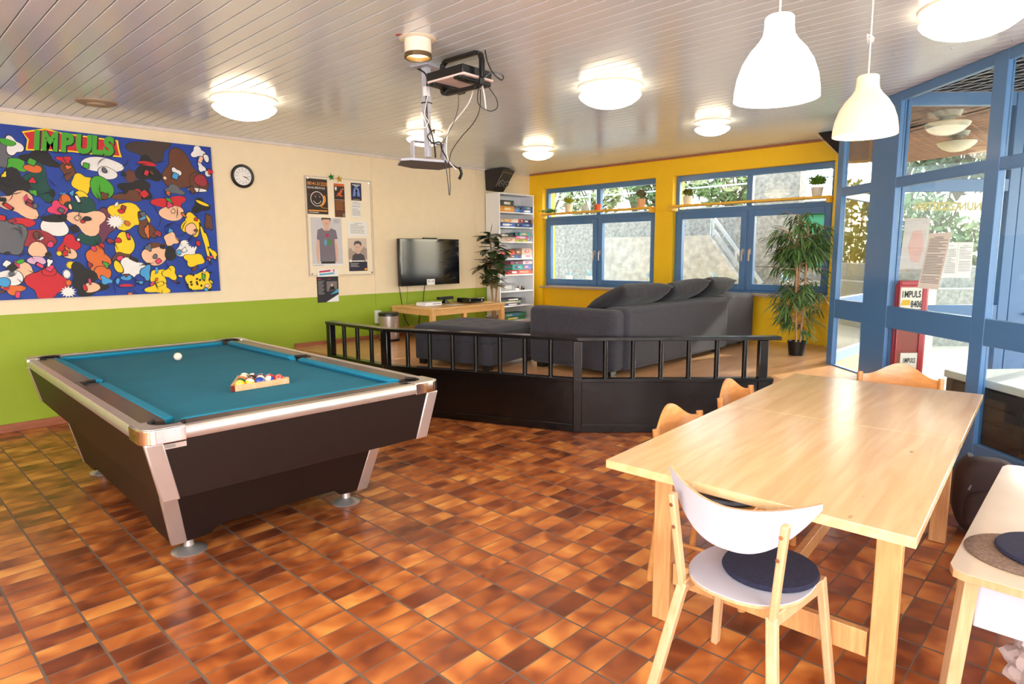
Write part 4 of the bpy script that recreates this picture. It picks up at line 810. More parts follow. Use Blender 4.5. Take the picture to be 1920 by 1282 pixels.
cable([(5.27, 6.96, 1.12), (5.27, 6.965, 1.0), (5.25, 6.965, .87), (5.2, 6.96, .6)], .003, mat('grey_cable', (120, 118, 120), .5), 'thin grey cable between the two black television cables')
cable([(4.80, 6.93, .70), (4.84, 6.94, .6), (4.86, 6.93, .47)], .004, WHITE, 'short white cable hanging from the wall socket block')
cable([(5.76, 6.62, tz+.02), (5.84, 6.60, tz+.008), (5.92, 6.58, tz+.01)], .004, BLACKP, 'black cable linking the motion sensor and the black console')
# ================================================================== MURAL (generic coloured shapes)
def mur(px, py): p = hit(1, YA-.03, px/2.981, 190+py/2.981); return p.x, p.z
MX0, MX1, MZ0, MZ1 = .62, 2.80, 1.158, 2.635
t = thing('wall_mural_board', 'large blue painted board crowded with bright cartoon-like shapes on the wall', 'painting', ((MX0+MX1)/2, YA, 1.9)); off = t.location
MB(mat('mural_blue', (16, 60, 160), .5, var=.15, scale=6), off).bx(MX0, MX1, YA-.03, YA-.001, MZ0, MZ1).build('canvas_board', t)
m = MB(off=off); PC = {k: P('m_'+k, c) for k, c in dict(bk=(26, 24, 28), wh=(240, 238, 236), ye=(250, 212, 20), rd=(206, 30, 44), gr=(70, 170, 40), dg=(8, 74, 66), br=(104, 58, 36), db=(66, 50, 46), sk=(246, 196, 160), pk=(226, 60, 110), gy=(100, 102, 110), or_=(224, 110, 44), mr=(160, 44, 56), lb=(70, 160, 220), pu=(110, 50, 80), gd=(214, 168, 50), mb=(14, 52, 150), lp=(226, 180, 210)).items()}
LY = [YA-.0304]
def shp(c, px, py, rx, ry, kind='o', rot=0, seed=0, edge=True):
    cx, cz = mur(px, py); sx_, sz_ = rx/2.981*.00432, ry/2.981*.00470; sx_ *= 1.0; q = random.Random(seed+int(px)); n = 26; pts = []
    ph = [q.uniform(0, 6.28) for _ in range(4)]
    for k in range(n):
        a = 2*pi*k/n
        if kind == 'o': r_ = 1+.07*sin(2*a+ph[0])+.06*sin(3*a+ph[1])
        elif kind == 'l': r_ = 1+.16*sin(4*a+ph[0])+.10*sin(3*a+ph[1])
        elif kind == 's': r_ = 1 if k % 2 == 0 else .62
        elif kind == 'r': r_ = 1/max(abs(cos(a)), abs(sin(a)))**.8
        elif kind == 'w': r_ = 1+.28*sin(3*a+ph[0])
        x, z = r_*cos(a)*sx_, r_*sin(a)*sz_; ca, sa = cos(D(rot)), sin(D(rot)); pts.append((cx+x*ca-z*sa, cz+x*sa+z*ca))
    def draw(c_, f, dx=0, dz=0):
        LY[0] -= .00005; vs = []
        for x, z in pts:
            X, Zz = cx+(x-cx)*f, cz+(z-cz)*f; vs.append((min(max(X, MX0+.001), MX1-.001), LY[0], min(max(Zz, MZ0+.001), MZ1-.001)))
        ctr = (sum(v[0] for v in vs)/len(vs), LY[0], sum(v[2] for v in vs)/len(vs)); m.use(c_).add(vs+[ctr], [(i, (i+1) % len(pts), len(pts)) for i in range(len(pts))])
    if edge: draw(PC['bk'], 1+.006/max(sx_, .01))
    draw(PC[c], 1)
SH_ = [  # colour, x, y, rx, ry, kind, rot
 ('gy', 5, 300, 55, 60, 'o', 0), ('wh', 75, 250, 38, 45, 'w', 10), ('gr', 40, 228, 40, 16, 'o', -8), ('gr', 92, 355, 46, 36, 'l', 0), ('bk', 225, 320, 88, 36, 'w', -8), ('dg', 215, 455, 60, 95, 'w', 10), ('or_', 185, 375, 48, 20, 'o', -4),
 ('br', 380, 385, 34, 48, 'l', 0), ('rd', 360, 325, 36, 18, 'w', 0), ('wh', 570, 355, 112, 44, 'o', 0), ('wh', 600, 402, 52, 36, 'o', 0), ('bk', 60, 455, 84, 66, 'l', 0), ('sk', 110, 575, 92, 62, 'w', -25), ('rd', 130, 675, 62, 22, 'o', -10),
 ('ye', 460, 458, 56, 52, 'l', 0), ('ye', 452, 530, 34, 30, 'o', 0), ('gr', 568, 485, 66, 64, 'o', 0), ('db', 840, 270, 120, 62, 'w', 10), ('br', 730, 420, 44, 48, 's', 0), ('bk', 825, 385, 66, 70, 'w', 20),
 ('rd', 822, 348, 58, 12, 'o', -6), ('bk', 770, 490, 92, 48, 'w', -10), ('rd', 768, 515, 26, 26, 'o', 0), ('br', 720, 530, 80, 30, 'w', 6), ('br', 1020, 400, 112, 128, 'w', 40), ('br', 1110, 455, 66, 58, 'o', -20), ('mr', 1122, 442, 42, 38, 'o', 0),
 ('wh', 985, 400, 26, 30, 'w', 20), ('wh', 1100, 495, 62, 12, 'o', -3), ('gy', 975, 495, 56, 26, 'w', -10), ('wh', 1105, 285, 44, 32, 'w', 15), ('wh', 1152, 318, 16, 26, 'o', 10), ('wh', 1125, 370, 20, 30, 'w', 30), ('wh', 1160, 405, 16, 20, 'o', 30),
 ('pk', 325, 600, 48, 38, 'l', 0), ('or_', 362, 548, 28, 32, 'o', 0), ('wh', 305, 700, 72, 52, 'o', 0), ('bk', 305, 655, 62, 22, 'o', 0), ('dg', 470, 590, 84, 46, 'w', -18), ('pu', 590, 690, 54, 98, 'w', -20), ('dg', 500, 765, 66, 40, 'o', 0), ('sk', 490, 672, 94, 66, 'w', -4), 
 ('ye', 715, 640, 112, 76, 'l', -8), ('wh', 645, 672, 56, 42, 's', 10), ('br', 815, 705, 44, 76, 'w', 20), ('or_', 822, 725, 12, 36, 'w', 0), ('rd', 950, 570, 100, 44, 'w', 6), ('sk', 960, 625, 84, 44, 'o', 0), 
 ('mb', 975, 720, 60, 40, 'o', 0), ('ye', 1070, 690, 60, 70, 'l', 0), ('sk', 1068, 715, 34, 40, 'o', 0), ('ye', 1150, 790, 16, 100, 'w', 10), ('bk', 1120, 585, 54, 40, 'w', 20), ('ye', 1130, 570, 44, 10, 'o', -20), ('br', 1165, 675, 26, 48, 'l', 0), ('wh', 1045, 830, 66, 60, 'l', 0), ('mb', 1080, 790, 46, 34, 's', 0),
 ('mr', 205, 770, 92, 52, 'o', 0), ('sk', 210, 830, 50, 40, 'o', 0), ('lp', 205, 890, 48, 22, 'o', 0), ('gy', 55, 760, 78, 96, 'l', 0), ('rd', 385, 800, 62, 40, 'w', 40), ('sk', 390, 852, 36, 30, 'o', 0), ('ye', 395, 915, 28, 26, 's', 0), ('ye', 330, 850, 16, 16, 's', 0),
 ('or_', 545, 880, 62, 72, 'l', 0), ('or_', 575, 960, 44, 44, 'o', 0), ('ye', 695, 800, 58, 72, 'o', 0), ('br', 680, 878, 50, 36, 'l', 0), ('wh', 735, 935, 72, 60, 'w', 30), ('ye', 660, 925, 20, 40, 'o', 20), ('sk', 865, 862, 76, 62, 'o', 0), ('br', 868, 805, 64, 16, 'w', 6), 
 ('sk', 955, 770, 44, 40, 'l', 0), ('bk', 950, 850, 34, 40, 'o', 0), ('sk', 130, 955, 74, 44, 'w', -20), ('wh', 55, 985, 62, 44, 'o', 0), ('or_', 75, 1050, 52, 26, 'w', -8), ('lb', 20, 1010, 30, 26, 'o', 0), ('rd', 265, 1020, 100, 86, 'l', 0), ('rd', 275, 950, 34, 26, 'o', 0), ('bk', 460, 975, 62, 66, 'w', 10), ('bk', 500, 1040, 84, 44, 'w', 0),
 ('sk', 510, 1040, 48, 28, 'o', 0), ('wh', 380, 1065, 44, 36, 's', 0), ('wh', 372, 965, 24, 30, 's', 0), ('lb', 590, 1000, 32, 20, 'w', -30), ('mb', 700, 1005, 60, 44, 'o', 0), ('lb', 705, 985, 34, 14, 'o', 0), ('lb', 815, 955, 28, 46, 'w', -10), ('rd', 705, 1028, 40, 8, 'o', 0), ('ye', 885, 980, 52, 48, 'l', 0), ('ye', 885, 1045, 72, 32, 'w', 0), ('ye', 950, 960, 40, 40, 'w', 30),
 ('ye', 1085, 885, 66, 40, 'l', 0), ('ye', 1110, 1005, 88, 60, 'l', 0), ('ye', 1190, 850, 16, 36, 'w', 30), ]
for i, (c, x, y, rx, ry, kd, ro) in enumerate(SH_): shp(c, x, y, rx, ry, kd, ro, i)
for i in range(16):
    q = random.Random(i); shp('bk', 1050+q.uniform(-20, 130), 975+q.uniform(-20, 80), 9, 7, 'o', q.uniform(0, 90), i, False)
q = random.Random(77); cl = ['wh', 'ye', 'rd', 'gr', 'or_', 'br', 'bk', 'lb', 'pk', 'gy', 'sk', 'mr']
for i in range(120):
    x, y = q.uniform(0, 1180), q.uniform(300, 1080)
    if y < 330 and x < 700: continue
    shp(q.choice(cl), x, y, q.uniform(7, 22), q.uniform(6, 20), q.choice('owlsr'), q.uniform(0, 90), 200+i)
for i in range(46):   # thin dark brush strokes
    x, y = q.uniform(10, 1150), q.uniform(340, 1070); a = q.uniform(0, 6.28); LY[0] -= .00006; cv = q.uniform(-1, 1); pts_ = []
    for k in range(9):
        tt = k/8; px_s, py_s = x+cos(a+cv*tt)*70*tt, y+sin(a+cv*tt)*70*tt; w_ = 2.6*math.sin(pi*min(.97, max(.1, tt))); pts_.append(((px_s-sin(a+cv*tt)*w_, py_s+cos(a+cv*tt)*w_), (px_s+sin(a+cv*tt)*w_, py_s-cos(a+cv*tt)*w_)))
    P3 = [tuple((min(mur(*p)[0], MX1-.002), LY[0], max(mur(*p)[1], MZ0+.002)) for p in pr2) for pr2 in pts_]; m.use(PC['bk']).add([p for pr2 in P3 for p in pr2], [(2*k, 2*k+1, 2*k+3, 2*k+2) for k in range(8)])
# lettering: green with red block shadow and yellow outline
LY[0] -= .0006
def poly_m(c, pts): LY[0] -= .0002; m.use(PC[c]).add([(mur(*p)[0], LY[0], mur(*p)[1]) for p in pts], [tuple(range(len(pts)))[::-1]])
poly_m('ye', [(118, 170), (250, 152), (330, 175), (655, 220), (662, 270), (676, 315), (520, 300), (400, 285), (270, 278), (140, 276), (148, 215)])
poly_m('rd', [(128, 178), (250, 160), (330, 182), (645, 226), (654, 272), (664, 306), (520, 292), (400, 277), (270, 270), (150, 268), (158, 215)])
a, b = mur(140, 266), mur(664, 306); ux = V((b[0]-a[0], 0, b[1]-a[1])).normalized(); L = (V((b[0], 0, b[1]))-V((a[0], 0, a[1]))).length
for c, dx, dz, bo in (('bk', .012, .0, .075), ('gr', .004, .008, .06)):
    LY[0] -= .0003; O = V((a[0]+.03+dx, LY[0], a[1]+dz)); k = .0
    for chh, wd in zip('1MPULS', (.09, .16, .13, .14, .11, .13)):
        m.use(PC[c]).text(chh, O+ux*(k*L*1.22), ux, Z_+X_*.12, .215, t=0, bold=bo, sx=.80 if chh != 'M' else .70); k += wd
m.build('painted_figures', t, smooth=False)
# ================================================================== DINING TABLE
t = thing('dining_table', 'large light wooden dining table with scratched top', 'table', (3.08, .92, 0), D(3.5)); IR = Matrix.Rotation(-D(3.5), 3, 'Z')
def lc(x, y, z=0): return IR @ (V((x, y, z))-V((3.08, .92, 0)))
cr = [(1.934, 1.36), (1.948, .346), (4.235, .502), (4.19, 1.483)]
def top_at(u, v): a = V(cr[1]).lerp(V(cr[2]), u); b = V(cr[0]).lerp(V(cr[3]), u); p = a.lerp(b, v); return (p.x, p.y)
for u0, u1 in ((0, .5085), (.510, 1)):
    q = [lc(*top_at(u, v)) for u, v in ((u0, 0), (u1, 0), (u1, 1), (u0, 1))]; MB(W_TABLE).hull([p+Z_*.718 for p in q], [p+Z_*.75 for p in q]).build('table_top', t, bevel=.0025)
def leg(x, y, sx_=.05, sy_=.075):
    p = lc(x, y); return MB(W_LEG).bx(p.x-sx_/2, p.x+sx_/2, p.y-sy_/2, p.y+sy_/2, .002, .717).build('leg', t, bevel=.003)
LG = [(2.255, 1.285), (2.275, .475), (3.885, .60), (3.85, 1.40)]
for x, y in LG: leg(x, y)
def beam(m, a, b, z0, z1, th): a, b = lc(*a), lc(*b); return m.bar(a+Z_*((z0+z1)/2), b+Z_*((z0+z1)/2), th, z1-z0)
beam(MB(W_LEG), (2.262, 1.24), (2.272, .52), .17, .26, .03).build('stretcher', t, bevel=.002); beam(MB(W_LEG), (3.853, 1.355), (3.882, .645), .17, .26, .03).build('stretcher', t, bevel=.002)
beam(MB(W_LEG), (2.29, .88), (3.85, 1.0), .18, .25, .03).build('stretcher', t, bevel=.002)
beam(MB(W_LEG), (2.23, 1.25), (2.25, .51), .64, .715, .025).build('apron', t); beam(MB(W_LEG), (3.88, 1.36), (3.91, .64), .64, .715, .025).build('apron', t)
# ================================================================== CHAIRS
def ply_chair(label, loc, rz, pad=None):
    t = thing('wooden_chair', label, 'chair', loc, rz, 'honey-coloured wooden chairs around the dining table')
    hw = .225; m = MB(W_CHAIR); n = 14
    pts = [(hw*a*(1-.12*max(0, -b)), .21*b) for a, b in [(-.85, -1), (.85, -1), (1, -.6), (1, .75), (.85, 1), (-.85, 1), (-1, .75), (-1, -.6)]]
    m.hull([(x, y, .43) for x, y in pts], [(x, y, .447) for x, y in pts]).build('seat', t, bevel=.006, seg=3)
    def bk(u, v, o_=0):
        a = 2*u-1; zt = .715+.085*(.5+.5*cos(pi*min(1, abs(a)*1.08)))**1.0; zb = .56-.03*(1-a*a); y = -.215-.05*(1-a*a)-o_; return V((a*(hw-.005), y-.04*(v-.5)*.6, zb+(zt-zb)*v))
    MB(W_CHAIR).grid(lambda u, v: bk(u, v, .006), 20, 8, lambda u, v: bk(u, v, -.006)).build('backrest', t, ang=50)
    for s_ in (-1, 1):
        MB(W_CHAIR).tube([(s_*hw, -.24, .002), (s_*hw, -.20, .42), (s_*(hw+.003), -.225, .73)], .017, 10).build('leg', t)
        MB(W_CHAIR).cyl((s_*hw*.95, .19, .002), (s_*hw*.95, .18, .429), .017, n=12).build('leg', t)
        MB(W_CHAIR).cyl((s_*hw, -.20, .22), (s_*hw*.95, .18, .22), .01, n=8).build('stretcher', t)
    MB(W_CHAIR).bx(-hw, hw, .165, .18, .375, .429).bx(-hw, hw, -.2, -.185, .375, .429).build('apron', t)
    return t
ply_chair('wooden chair at the long side of the table, nearer the pool table', (2.73, 1.265, 0), D(183))
ply_chair('wooden chair at the long side of the table, nearer the black railing', (3.52, 1.34, 0), D(183))
ply_chair('wooden chair at the far end of the table, before the blue glazing', (4.47, .985, 0), D(95))
def pad(name, loc, r_, h, m_, label, rz=0, sx=1, cat='cushion'):
    m = MB(m_); m.capb = True; m.lathe([(r_*.97, .001), (r_, h*.4), (r_*.97, h*.85), (r_*.7, h), (0, h*1.02)], n=44, sx=sx); o = m.build(name); tag(o, label, cat, loc=loc, rz=rz); return o
pad('seat_pad', (2.66, 1.21, .449), .17, .03, mat('black_vinyl_pad', (24, 23, 26), .45), 'black round seat pad on the wooden chair under the table edge')
# white shell chair in front
t = thing('white_chair', 'white chair with beech legs and curved white backrest', 'chair', (2.045, .832, 0), D(-91))
WL = mat('white_laminate', (200, 200, 210), .35, var=.01)
m = MB(WL); sp = []
for k in range(44):
    a = 2*pi*k/44; c_, s_ = cos(a), sin(a); x = .195*math.copysign(abs(c_)**.8, c_); y = .21*math.copysign(abs(s_)**.8, s_)-.005; x *= 1-.08*max(0, -s_); sp.append((x, y+.0))
m.use(W_BEECH).hull([(x, y, .432) for x, y in sp], [(x, y, .443) for x, y in sp]).use(WL).hull([(x, y, .4432) for x, y in sp], [(x, y, .447) for x, y in sp]).build('seat', t, bevel=.002)
def wbk(u, v, o_):
    a = 2*u-1; zt = .742+.048*a*a; zb = .592+.18*abs(a)**2.4; zb = min(zb, zt-.004); aa = a*.25; y = -.205+.09*a*a-(v-.5)*.03*(1-abs(a)); nx, ny = -.85*a*.9, 1.0; L = math.hypot(nx, ny)
    return V((aa+o_*nx/L, y+o_*ny/L, zb+(zt-zb)*v))
m = MB(WL).grid(lambda u, v: wbk(u, v, .0045), 30, 10, lambda u, v: wbk(u, v, -.0045)); m.use(W_BEECH)
m.grid(lambda u, v: wbk(u, 1, .0052-.0104*v)+Z_*.001, 30, 1); m.build('backrest', t, ang=50)
for s_ in (-1, 1):
    m = MB(W_BEECH); J = V((s_*.150, -.175, .415)); Tp = V((s_*.186, -.212 , .735))
    m.bar(J+V((0, -.012, -.03)), Tp, .030, .022, (1, 0, 0)).bar(J+V((s_*0, -.012, .01)), V((s_*.215, -.29, .002)), .03, .034, (1, 0, 0)); lg = m.build('leg', t, bevel=.005)
    MB(W_BEECH).bar(J+V((0, -.02, -.005)), V((s_*.175, .15, .408)), .022, .045).build('seat_rail', t, bevel=.004)
    MB(W_BEECH).bar(V((s_*.175, .15, .431)), V((s_*.215, .195, .002)), .036, .026, (1, 0, 0)).build('leg', t, bevel=.005)
    for z in (.70, .625): y = -.212-.018 if z > .65 else -.205-.02; MB(CHROME).cyl((s_*.184*(1-(.735-z)*.6), y+.002, z), (s_*.184*(1-(.735-z)*.6), y-.001, z), .0065, n=14).build('bolt', lg)
pad('seat_pad', (2.095, .79, .448), .155, .022, NAVY, 'dark navy felt seat pad on the white chair', sx=1.05)
# ================================================================== SIDE BENCH TABLE (right edge)
t = thing('low_bench_table', 'low light wooden bench table with white drawer box at right edge', 'table', (3.1, .1, 0)); off = t.location
bp = [(2.385+.0, .335-.05), (2.40, .32), (2.44, .335), (3.75, .345), (3.80, .33), (3.815, .29), (3.82, -.12), (3.78, -.16), (2.42, -.19), (2.375, -.15)][::-1]
MB(W_BEECH, off).hull([(x, y, .475) for x, y in bp], [(x, y, .499) for x, y in bp]).use(mat('pale_worktop', (226, 204, 174), .3, var=.03, coat=.3)).hull([(x, y, .4995) for x, y in bp], [(x, y, .502) for x, y in bp]).build('table_top', t, bevel=.003)
MB(WL, off).bx(2.52, 3.68, -.14, .27, .27, .474).build('drawer_box', t, bevel=.004)
for x, y, dx, dy in ((2.50, .285, -.02, .03), (3.72, .29, .05, .03), (2.50, -.13, -.05, -.03), (3.72, -.12, .05, -.03)): MB(W_BEECH, off).bar((x, y, .474), (x+dx, y+dy, .002), .045, .045).build('leg', t, bevel=.003)
pad('seat_pad', (2.66, .155, .503), .175, .008, mat('taupe_felt', (132, 108, 92), 1, var=.3, scale=90, bump=.4, bscale=300), 'taupe brown felt pad lying on the low bench table')
pad('seat_pad', (2.70, .085, .512), .165, .02, NAVY, 'navy felt pad overlapping the taupe pad on the low bench table')
pad('round_lid', (3.06, .06, .503), .09, .02, BLACKP, 'small black round lid on the low bench table', cat='lid')
o = MB(BLACKP).bar((2.93, .115, .507), (3.05, .03, .507), .012, .008).use(CHROME).bar((2.935, .108, .5115), (3.0, .062, .5115), .004, .001).build('pen', bevel=.002); tag(o, 'black and silver pen beside the small black lid', 'pen')
# backpack
t = thing('backpack', 'dark brown backpack on the floor behind the dining table leg', 'backpack', (4.16, .44, 0), D(-70)); BP = mat('backpack_nylon', (58, 40, 38), .7, var=.2, scale=12, bump=.3, bscale=200)
MB(BP).ell((0, 0, .212), (.145, .10, .21), 28, 18, .62).build('body', t, ang=180)
fp = MB(BP).ell((0, -.085, .15), (.115, .05, .12), 24, 14, .65).build('front_pocket', t, ang=180)
m = MB(mat('zip_grey', (120, 116, 124), .5)); m.tube([(.112*cos(a), -.103+.03*sin(a), .19+.17*sin(a)) for a in [D(5+150*k/12) for k in range(13)]], .006, 6, False).build('zip', fp)
m = MB(mat('strap_grey', (90, 88, 92), .7)); m.tube([(-.06, .11, .40), (-.10, .17, .30), (-.11, .15, .12), (-.09, .11, .04)], .018, 6).build('strap', t)
m = MB(WH_); m.cyl((-.035, -.1515, .10), (-.035, -.153, .10), .008, n=10).cyl((-.012, -.1515, .105), (-.012, -.153, .105), .008, n=10); m.bar((-.05, -.152, .082), (.02, -.152, .082), .001, .005, (0, 0, 1)).build('emblem', fp)
# plastic bag
q = random.Random(5); m = MB(mat('thin_plastic', (214, 196, 190), .25, var=.1, alpha=.6)); nn, kk = 36, 22
vs = []
for j in range(kk+1):
    for i in range(nn):
        ph = -pi/2+pi*j/kk; th = 2*pi*i/nn; r_ = 1+.16*sin(5*th+3*ph)+.12*sin(9*th-5*ph+1)+q.uniform(-.08, .08) if 0 < j < kk else 1; vs.append((cos(ph)*cos(th)*.11*r_, cos(ph)*sin(th)*.10*r_, .105+sin(ph)*.10*r_*.9))
m.add(vs, [(j*nn+i, j*nn+(i+1) % nn, (j+1)*nn+(i+1) % nn, (j+1)*nn+i) for j in range(kk) for i in range(nn)]); o = m.build('plastic_bag', ang=25); tag(o, 'crumpled translucent plastic bag on the floor under the bench table', 'bag', loc=(2.69, .08, .012))
# ================================================================== LAMPS
def dome(x, y, R_, label, group='round ceiling lamps'):
    t = thing('ceiling_light', label, 'ceiling lamp', (x, y, CEIL), group=group)
    MB(mat('lamp_ring', (240, 228, 206), .8)).cyl((0, 0, -.001), (0, 0, -.010), R_*1.04, R_*1.02, n=48).cyl((0, 0, -.0101), (0, 0, -.060), R_*.6, R_*.6, n=32).build('base_plate', t)  # wide plate added to imitate the halo and block the dome's mirror image
    k = R_/.225; MB(DOME).lathe([(0, -.070-.085*k), (.06*k, -.070-.082*k), (.12*k, -.070-.069*k), (.17*k, -.070-.049*k), (.21*k, -.070-.02*k), (R_, -.070), (.22*k, -.063), (.15*k, -.060), (0, -.059)], n=48).build('glass_dome', t, ang=60)
    return t
dome(2.41, 5.26, .245, 'lit round ceiling lamp above the far end of the pool table')
dome(4.17, 2.94, .235, 'lit round ceiling lamp in the middle of the ceiling, right of the projector box')
dome(5.91, 5.19, .185, 'lit small round ceiling lamp nearest the corner of the room')
dome(5.95, 3.00, .165, 'lit small round ceiling lamp in front of the right window')
dome(4.33, 5.36, .185, 'lit small round ceiling lamp partly hidden behind the projector column')
dome(4.16, .69, .235, 'lit round ceiling lamp next to the glazing at the right edge')
for x, y in ((.3, 2.9), (-1.8, 5.2), (-1.6, 1.2), (1.0, -1.0), (-1.4, -2.2)): dome(x, y, .235, 'round ceiling lamp outside the photographed area, of the same kind as the others')  # unseen lamps added to brighten the room
# recessed vent disc
t = thing('ceiling_vent', 'round unlit beige ceiling vent above the mural', 'vent', (1.60, 6.17, CEIL)); m = MB(mat('vent_beige', (176, 156, 134), .5)); m.lathe([(.145, -.001), (.145, -.012), (.12, -.022), (.0, -.018)], n=40).build('disc', t)
MB(mat('vent_beige', (176, 156, 134), .5)).lathe([(.07, -.021), (.06, -.032), (0, -.034)], n=32).build('centre_cap', t)
# spot
t = thing('ceiling_spotlight', 'white cylindrical spotlight recessed in the ceiling, switched on', 'spotlight', (2.475, 3.105, CEIL)); WC = mat('warm_white_metal', (236, 226, 206), .4)
MB(WC).lathe([(.105, -.001), (.108, -.006), (.09, -.012), (.08, -.013)], n=40).build('flange', t); MB(WC).lathe([(.078, -.002), (.078, -.10), (.070, -.102), (.068, -.04), (.0, -.04)], n=40).build('barrel', t, ang=60)
MB(mat('ring_bronze', (130, 110, 80), .3, .8)).lathe([(.079, -.088), (.081, -.112), (.069, -.112), (.067, -.09)], n=40).build('rim', t); MB(emis('spot_bulb', (255, 224, 170), 6)).lathe([(0, -.09), (.04, -.087), (.064, -.07), (.067, -.055), (0, -.05)], n=32).build('bulb', t)
MB(RED).prism([(0, 0), (.04, .0), (.0, .03)], (-.135, .03, -.004), (S2, -S2, 0), (S2, S2, 0), .002).build('red_tag', t)
l = light('lamp_glow', 'SPOT', (0, 0, -.18), 30, LAMP_COL, parent=t); l.data.spot_size = D(100); l.data.spot_blend = .6; l.data.shadow_soft_size = .06
# pendants
PEN = mat('pendant_glass_lit', (255, 250, 240), .35, emit=1.6, var=.01); PEN2 = mat('pendant_glass_warm', (255, 226, 190), .35, emit=.42, var=.01)
def pendant(x, y, z, mm, w_, label, knot=None):
    t = thing('pendant_lamp', label, 'pendant lamp', (x, y, z), group='bell-shaped pendant lamps above the dining table')
    pf = [(.14, 0), (.1385, .03), (.131, .075), (.115, .12), (.092, .158), (.066, .188), (.052, .21), (.048, .235), (.0475, .265), (.042, .272), (.012, .274)]
    inn = [(r_-.004, zz) for r_, zz in pf[:-1]][::-1]; MB(mm).lathe(pf+[(.008, .270)]+inn+[pf[0]], n=56).build('shade', t, ang=60)
    lh = MB(WHITE).cyl((0, 0, .255), (0, 0, .20), .02, n=16).build('lamp_holder', t); MB(emis('bulb_lit', (255, 236, 200), 8 if w_ > 9 else 1.5)).ell((0, 0, .15), (.032, .032, .045), 20, 12).build('bulb', lh, ang=180)
    m = MB(WHITE); m.tube([(0, 0, .272), (0, 0, (CEIL-z)-.03)], .0035, 6, False)
    m.build('cord', t); MB(mat('rose_beige', (176, 150, 126), .4)).lathe([(0, CEIL-z-.05), (.03, CEIL-z-.045), (.042, CEIL-z-.001)], n=28).build('ceiling_rose', t)
    if knot:
        m = MB(WHITE); qq = random.Random(2); m.tube([(qq.uniform(-.016, .016), qq.uniform(-.016, .016), knot+qq.uniform(-.02, .02)) for _ in range(16)], .003, 5).build('cord_knot', t)
    if w_: l = light('lamp_glow', 'POINT', (0, 0, .05), w_, LAMP_COL, parent=t); l.data.shadow_soft_size = .05
    return t
pendant(2.305, .93, 2.045, PEN, 14, 'larger-looking glowing white bell pendant lamp, nearest the camera')
pendant(3.43, .955, 2.066, PEN2, 4, 'warm dim bell pendant lamp with knotted cord, in front of the glazing', .44)
# ================================================================== PROJECTOR COLUMN, CONSOLE BRACKET
GS = mat('grey_steel', (186, 188, 200), .4, .15)
t = thing('projector_mount', 'grey steel ceiling column with an octagonal tray, wrapped in cables', 'projector mount', (2.87, 3.52, CEIL)); off = t.location
MB(GS, off).box((2.87, 3.52, CEIL-.006), (.15, .15, .009), D(12)).build('ceiling_plate', t)
MB(GS, off).box((2.87, 3.52, 2.62), (.045, .045, .30), D(12)).box((2.87, 3.52, 2.35), (.036, .036, .34), D(12)).build('column', t, bevel=.002)
tp = [(2.70, 3.60), (2.74, 3.53), (3.0, 3.46), (3.17, 3.60), (3.20, 3.80), (3.0, 3.86), (2.82, 3.80)]
MB(GS, off).hull([(x, y, 2.150) for x, y in tp], [(x, y, 2.153) for x, y in tp]).hull([(x*.99+.03, y*.99+.037, 2.153) for x, y in tp], [(x*.99+.03, y*.99+.037, 2.166) for x, y in tp]).use(mat('tray_underside', (110, 112, 124), .5)).add([(x, y, 2.1495) for x, y in tp], [tuple(range(len(tp)))[::-1]]).build('tray', t)
br0, br1 = V((2.80, 3.60, 0)), V((3.04, 3.56, 0))
m = MB(GS, off).bar(br0+Z_*2.29, br1+Z_*2.29, .05, .008); m.build('cross_bar', t)
for p in (br0, br1): MB(GS, off).bar(p+Z_*2.289, p+Z_*2.167, .045, .008, (0, 0, 1) if False else (br1-br0)).build('side_strap', t)
MB(WHITE, off).box((2.845, 3.49, 2.60), (.035, .03, .06), D(12)).build('socket_box', t)
MB(BLACKP, off).box((2.87, 3.52, 2.535), (.052, .052, .008), D(12)).build('cable_strap', t)
G_ = 'cables hanging around the projector column'
cable([(2.84, 3.58, 2.765), (2.85, 3.49, 2.7), (2.84, 3.485, 2.55), (2.84, 3.48, 2.42), (2.875, 3.48, 2.33), (2.90, 3.485, 2.25), (2.92, 3.50, 2.18)], .006, BLACKP, 'thick black cable running down the projector column')
cable([(2.90, 3.49, 2.34), (2.87, 3.45, 2.35), (2.83, 3.47, 2.31), (2.86, 3.46, 2.27), (2.93, 3.46, 2.28), (2.96, 3.48, 2.24), (3.0, 3.48, 2.19), (3.05, 3.47, 2.14), (3.10, 3.46, 2.12)], .005, BLACKP, 'black cable looping around the lower end of the column')
cable([(2.84, 3.47, 2.58), (2.82, 3.47, 2.5), (2.80, 3.46, 2.44), (2.83, 3.46, 2.40), (2.80, 3.47, 2.36), (2.79, 3.48, 2.46), (2.83, 3.47, 2.36), (2.85, 3.47, 2.25)], .003, WHITE, 'thin white cable curled beside the column')
cable([(2.95, 3.14, 2.58), (2.96, 3.2, 2.50), (2.95, 3.3, 2.42), (2.94, 3.38, 2.36), (2.95, 3.42, 2.25), (2.98, 3.44, 2.17), (3.06, 3.45, 2.11)], .004, WHITE, 'white cable hanging from the console bracket to the tray')
cable([(2.97, 3.10, 2.57), (3.0, 3.14, 2.46), (3.0, 3.2, 2.38), (2.98, 3.3, 2.30), (2.98, 3.4, 2.22), (2.99, 3.45, 2.14), (2.97, 3.46, 2.16), (2.98, 3.45, 2.05), (2.985, 3.44, 1.93), (2.995, 3.44, 1.98), (3.0, 3.45, 2.13)], .003, BLACKP, 'thin black cable hanging in a long loop below the tray')
cable([(2.89, 3.22, 2.56), (2.9, 3.24, 2.46), (2.9, 3.3, 2.36), (2.91, 3.4, 2.27), (2.93, 3.46, 2.18)], .002, BLACKP, 'very thin black wire from the console bracket to the tray')
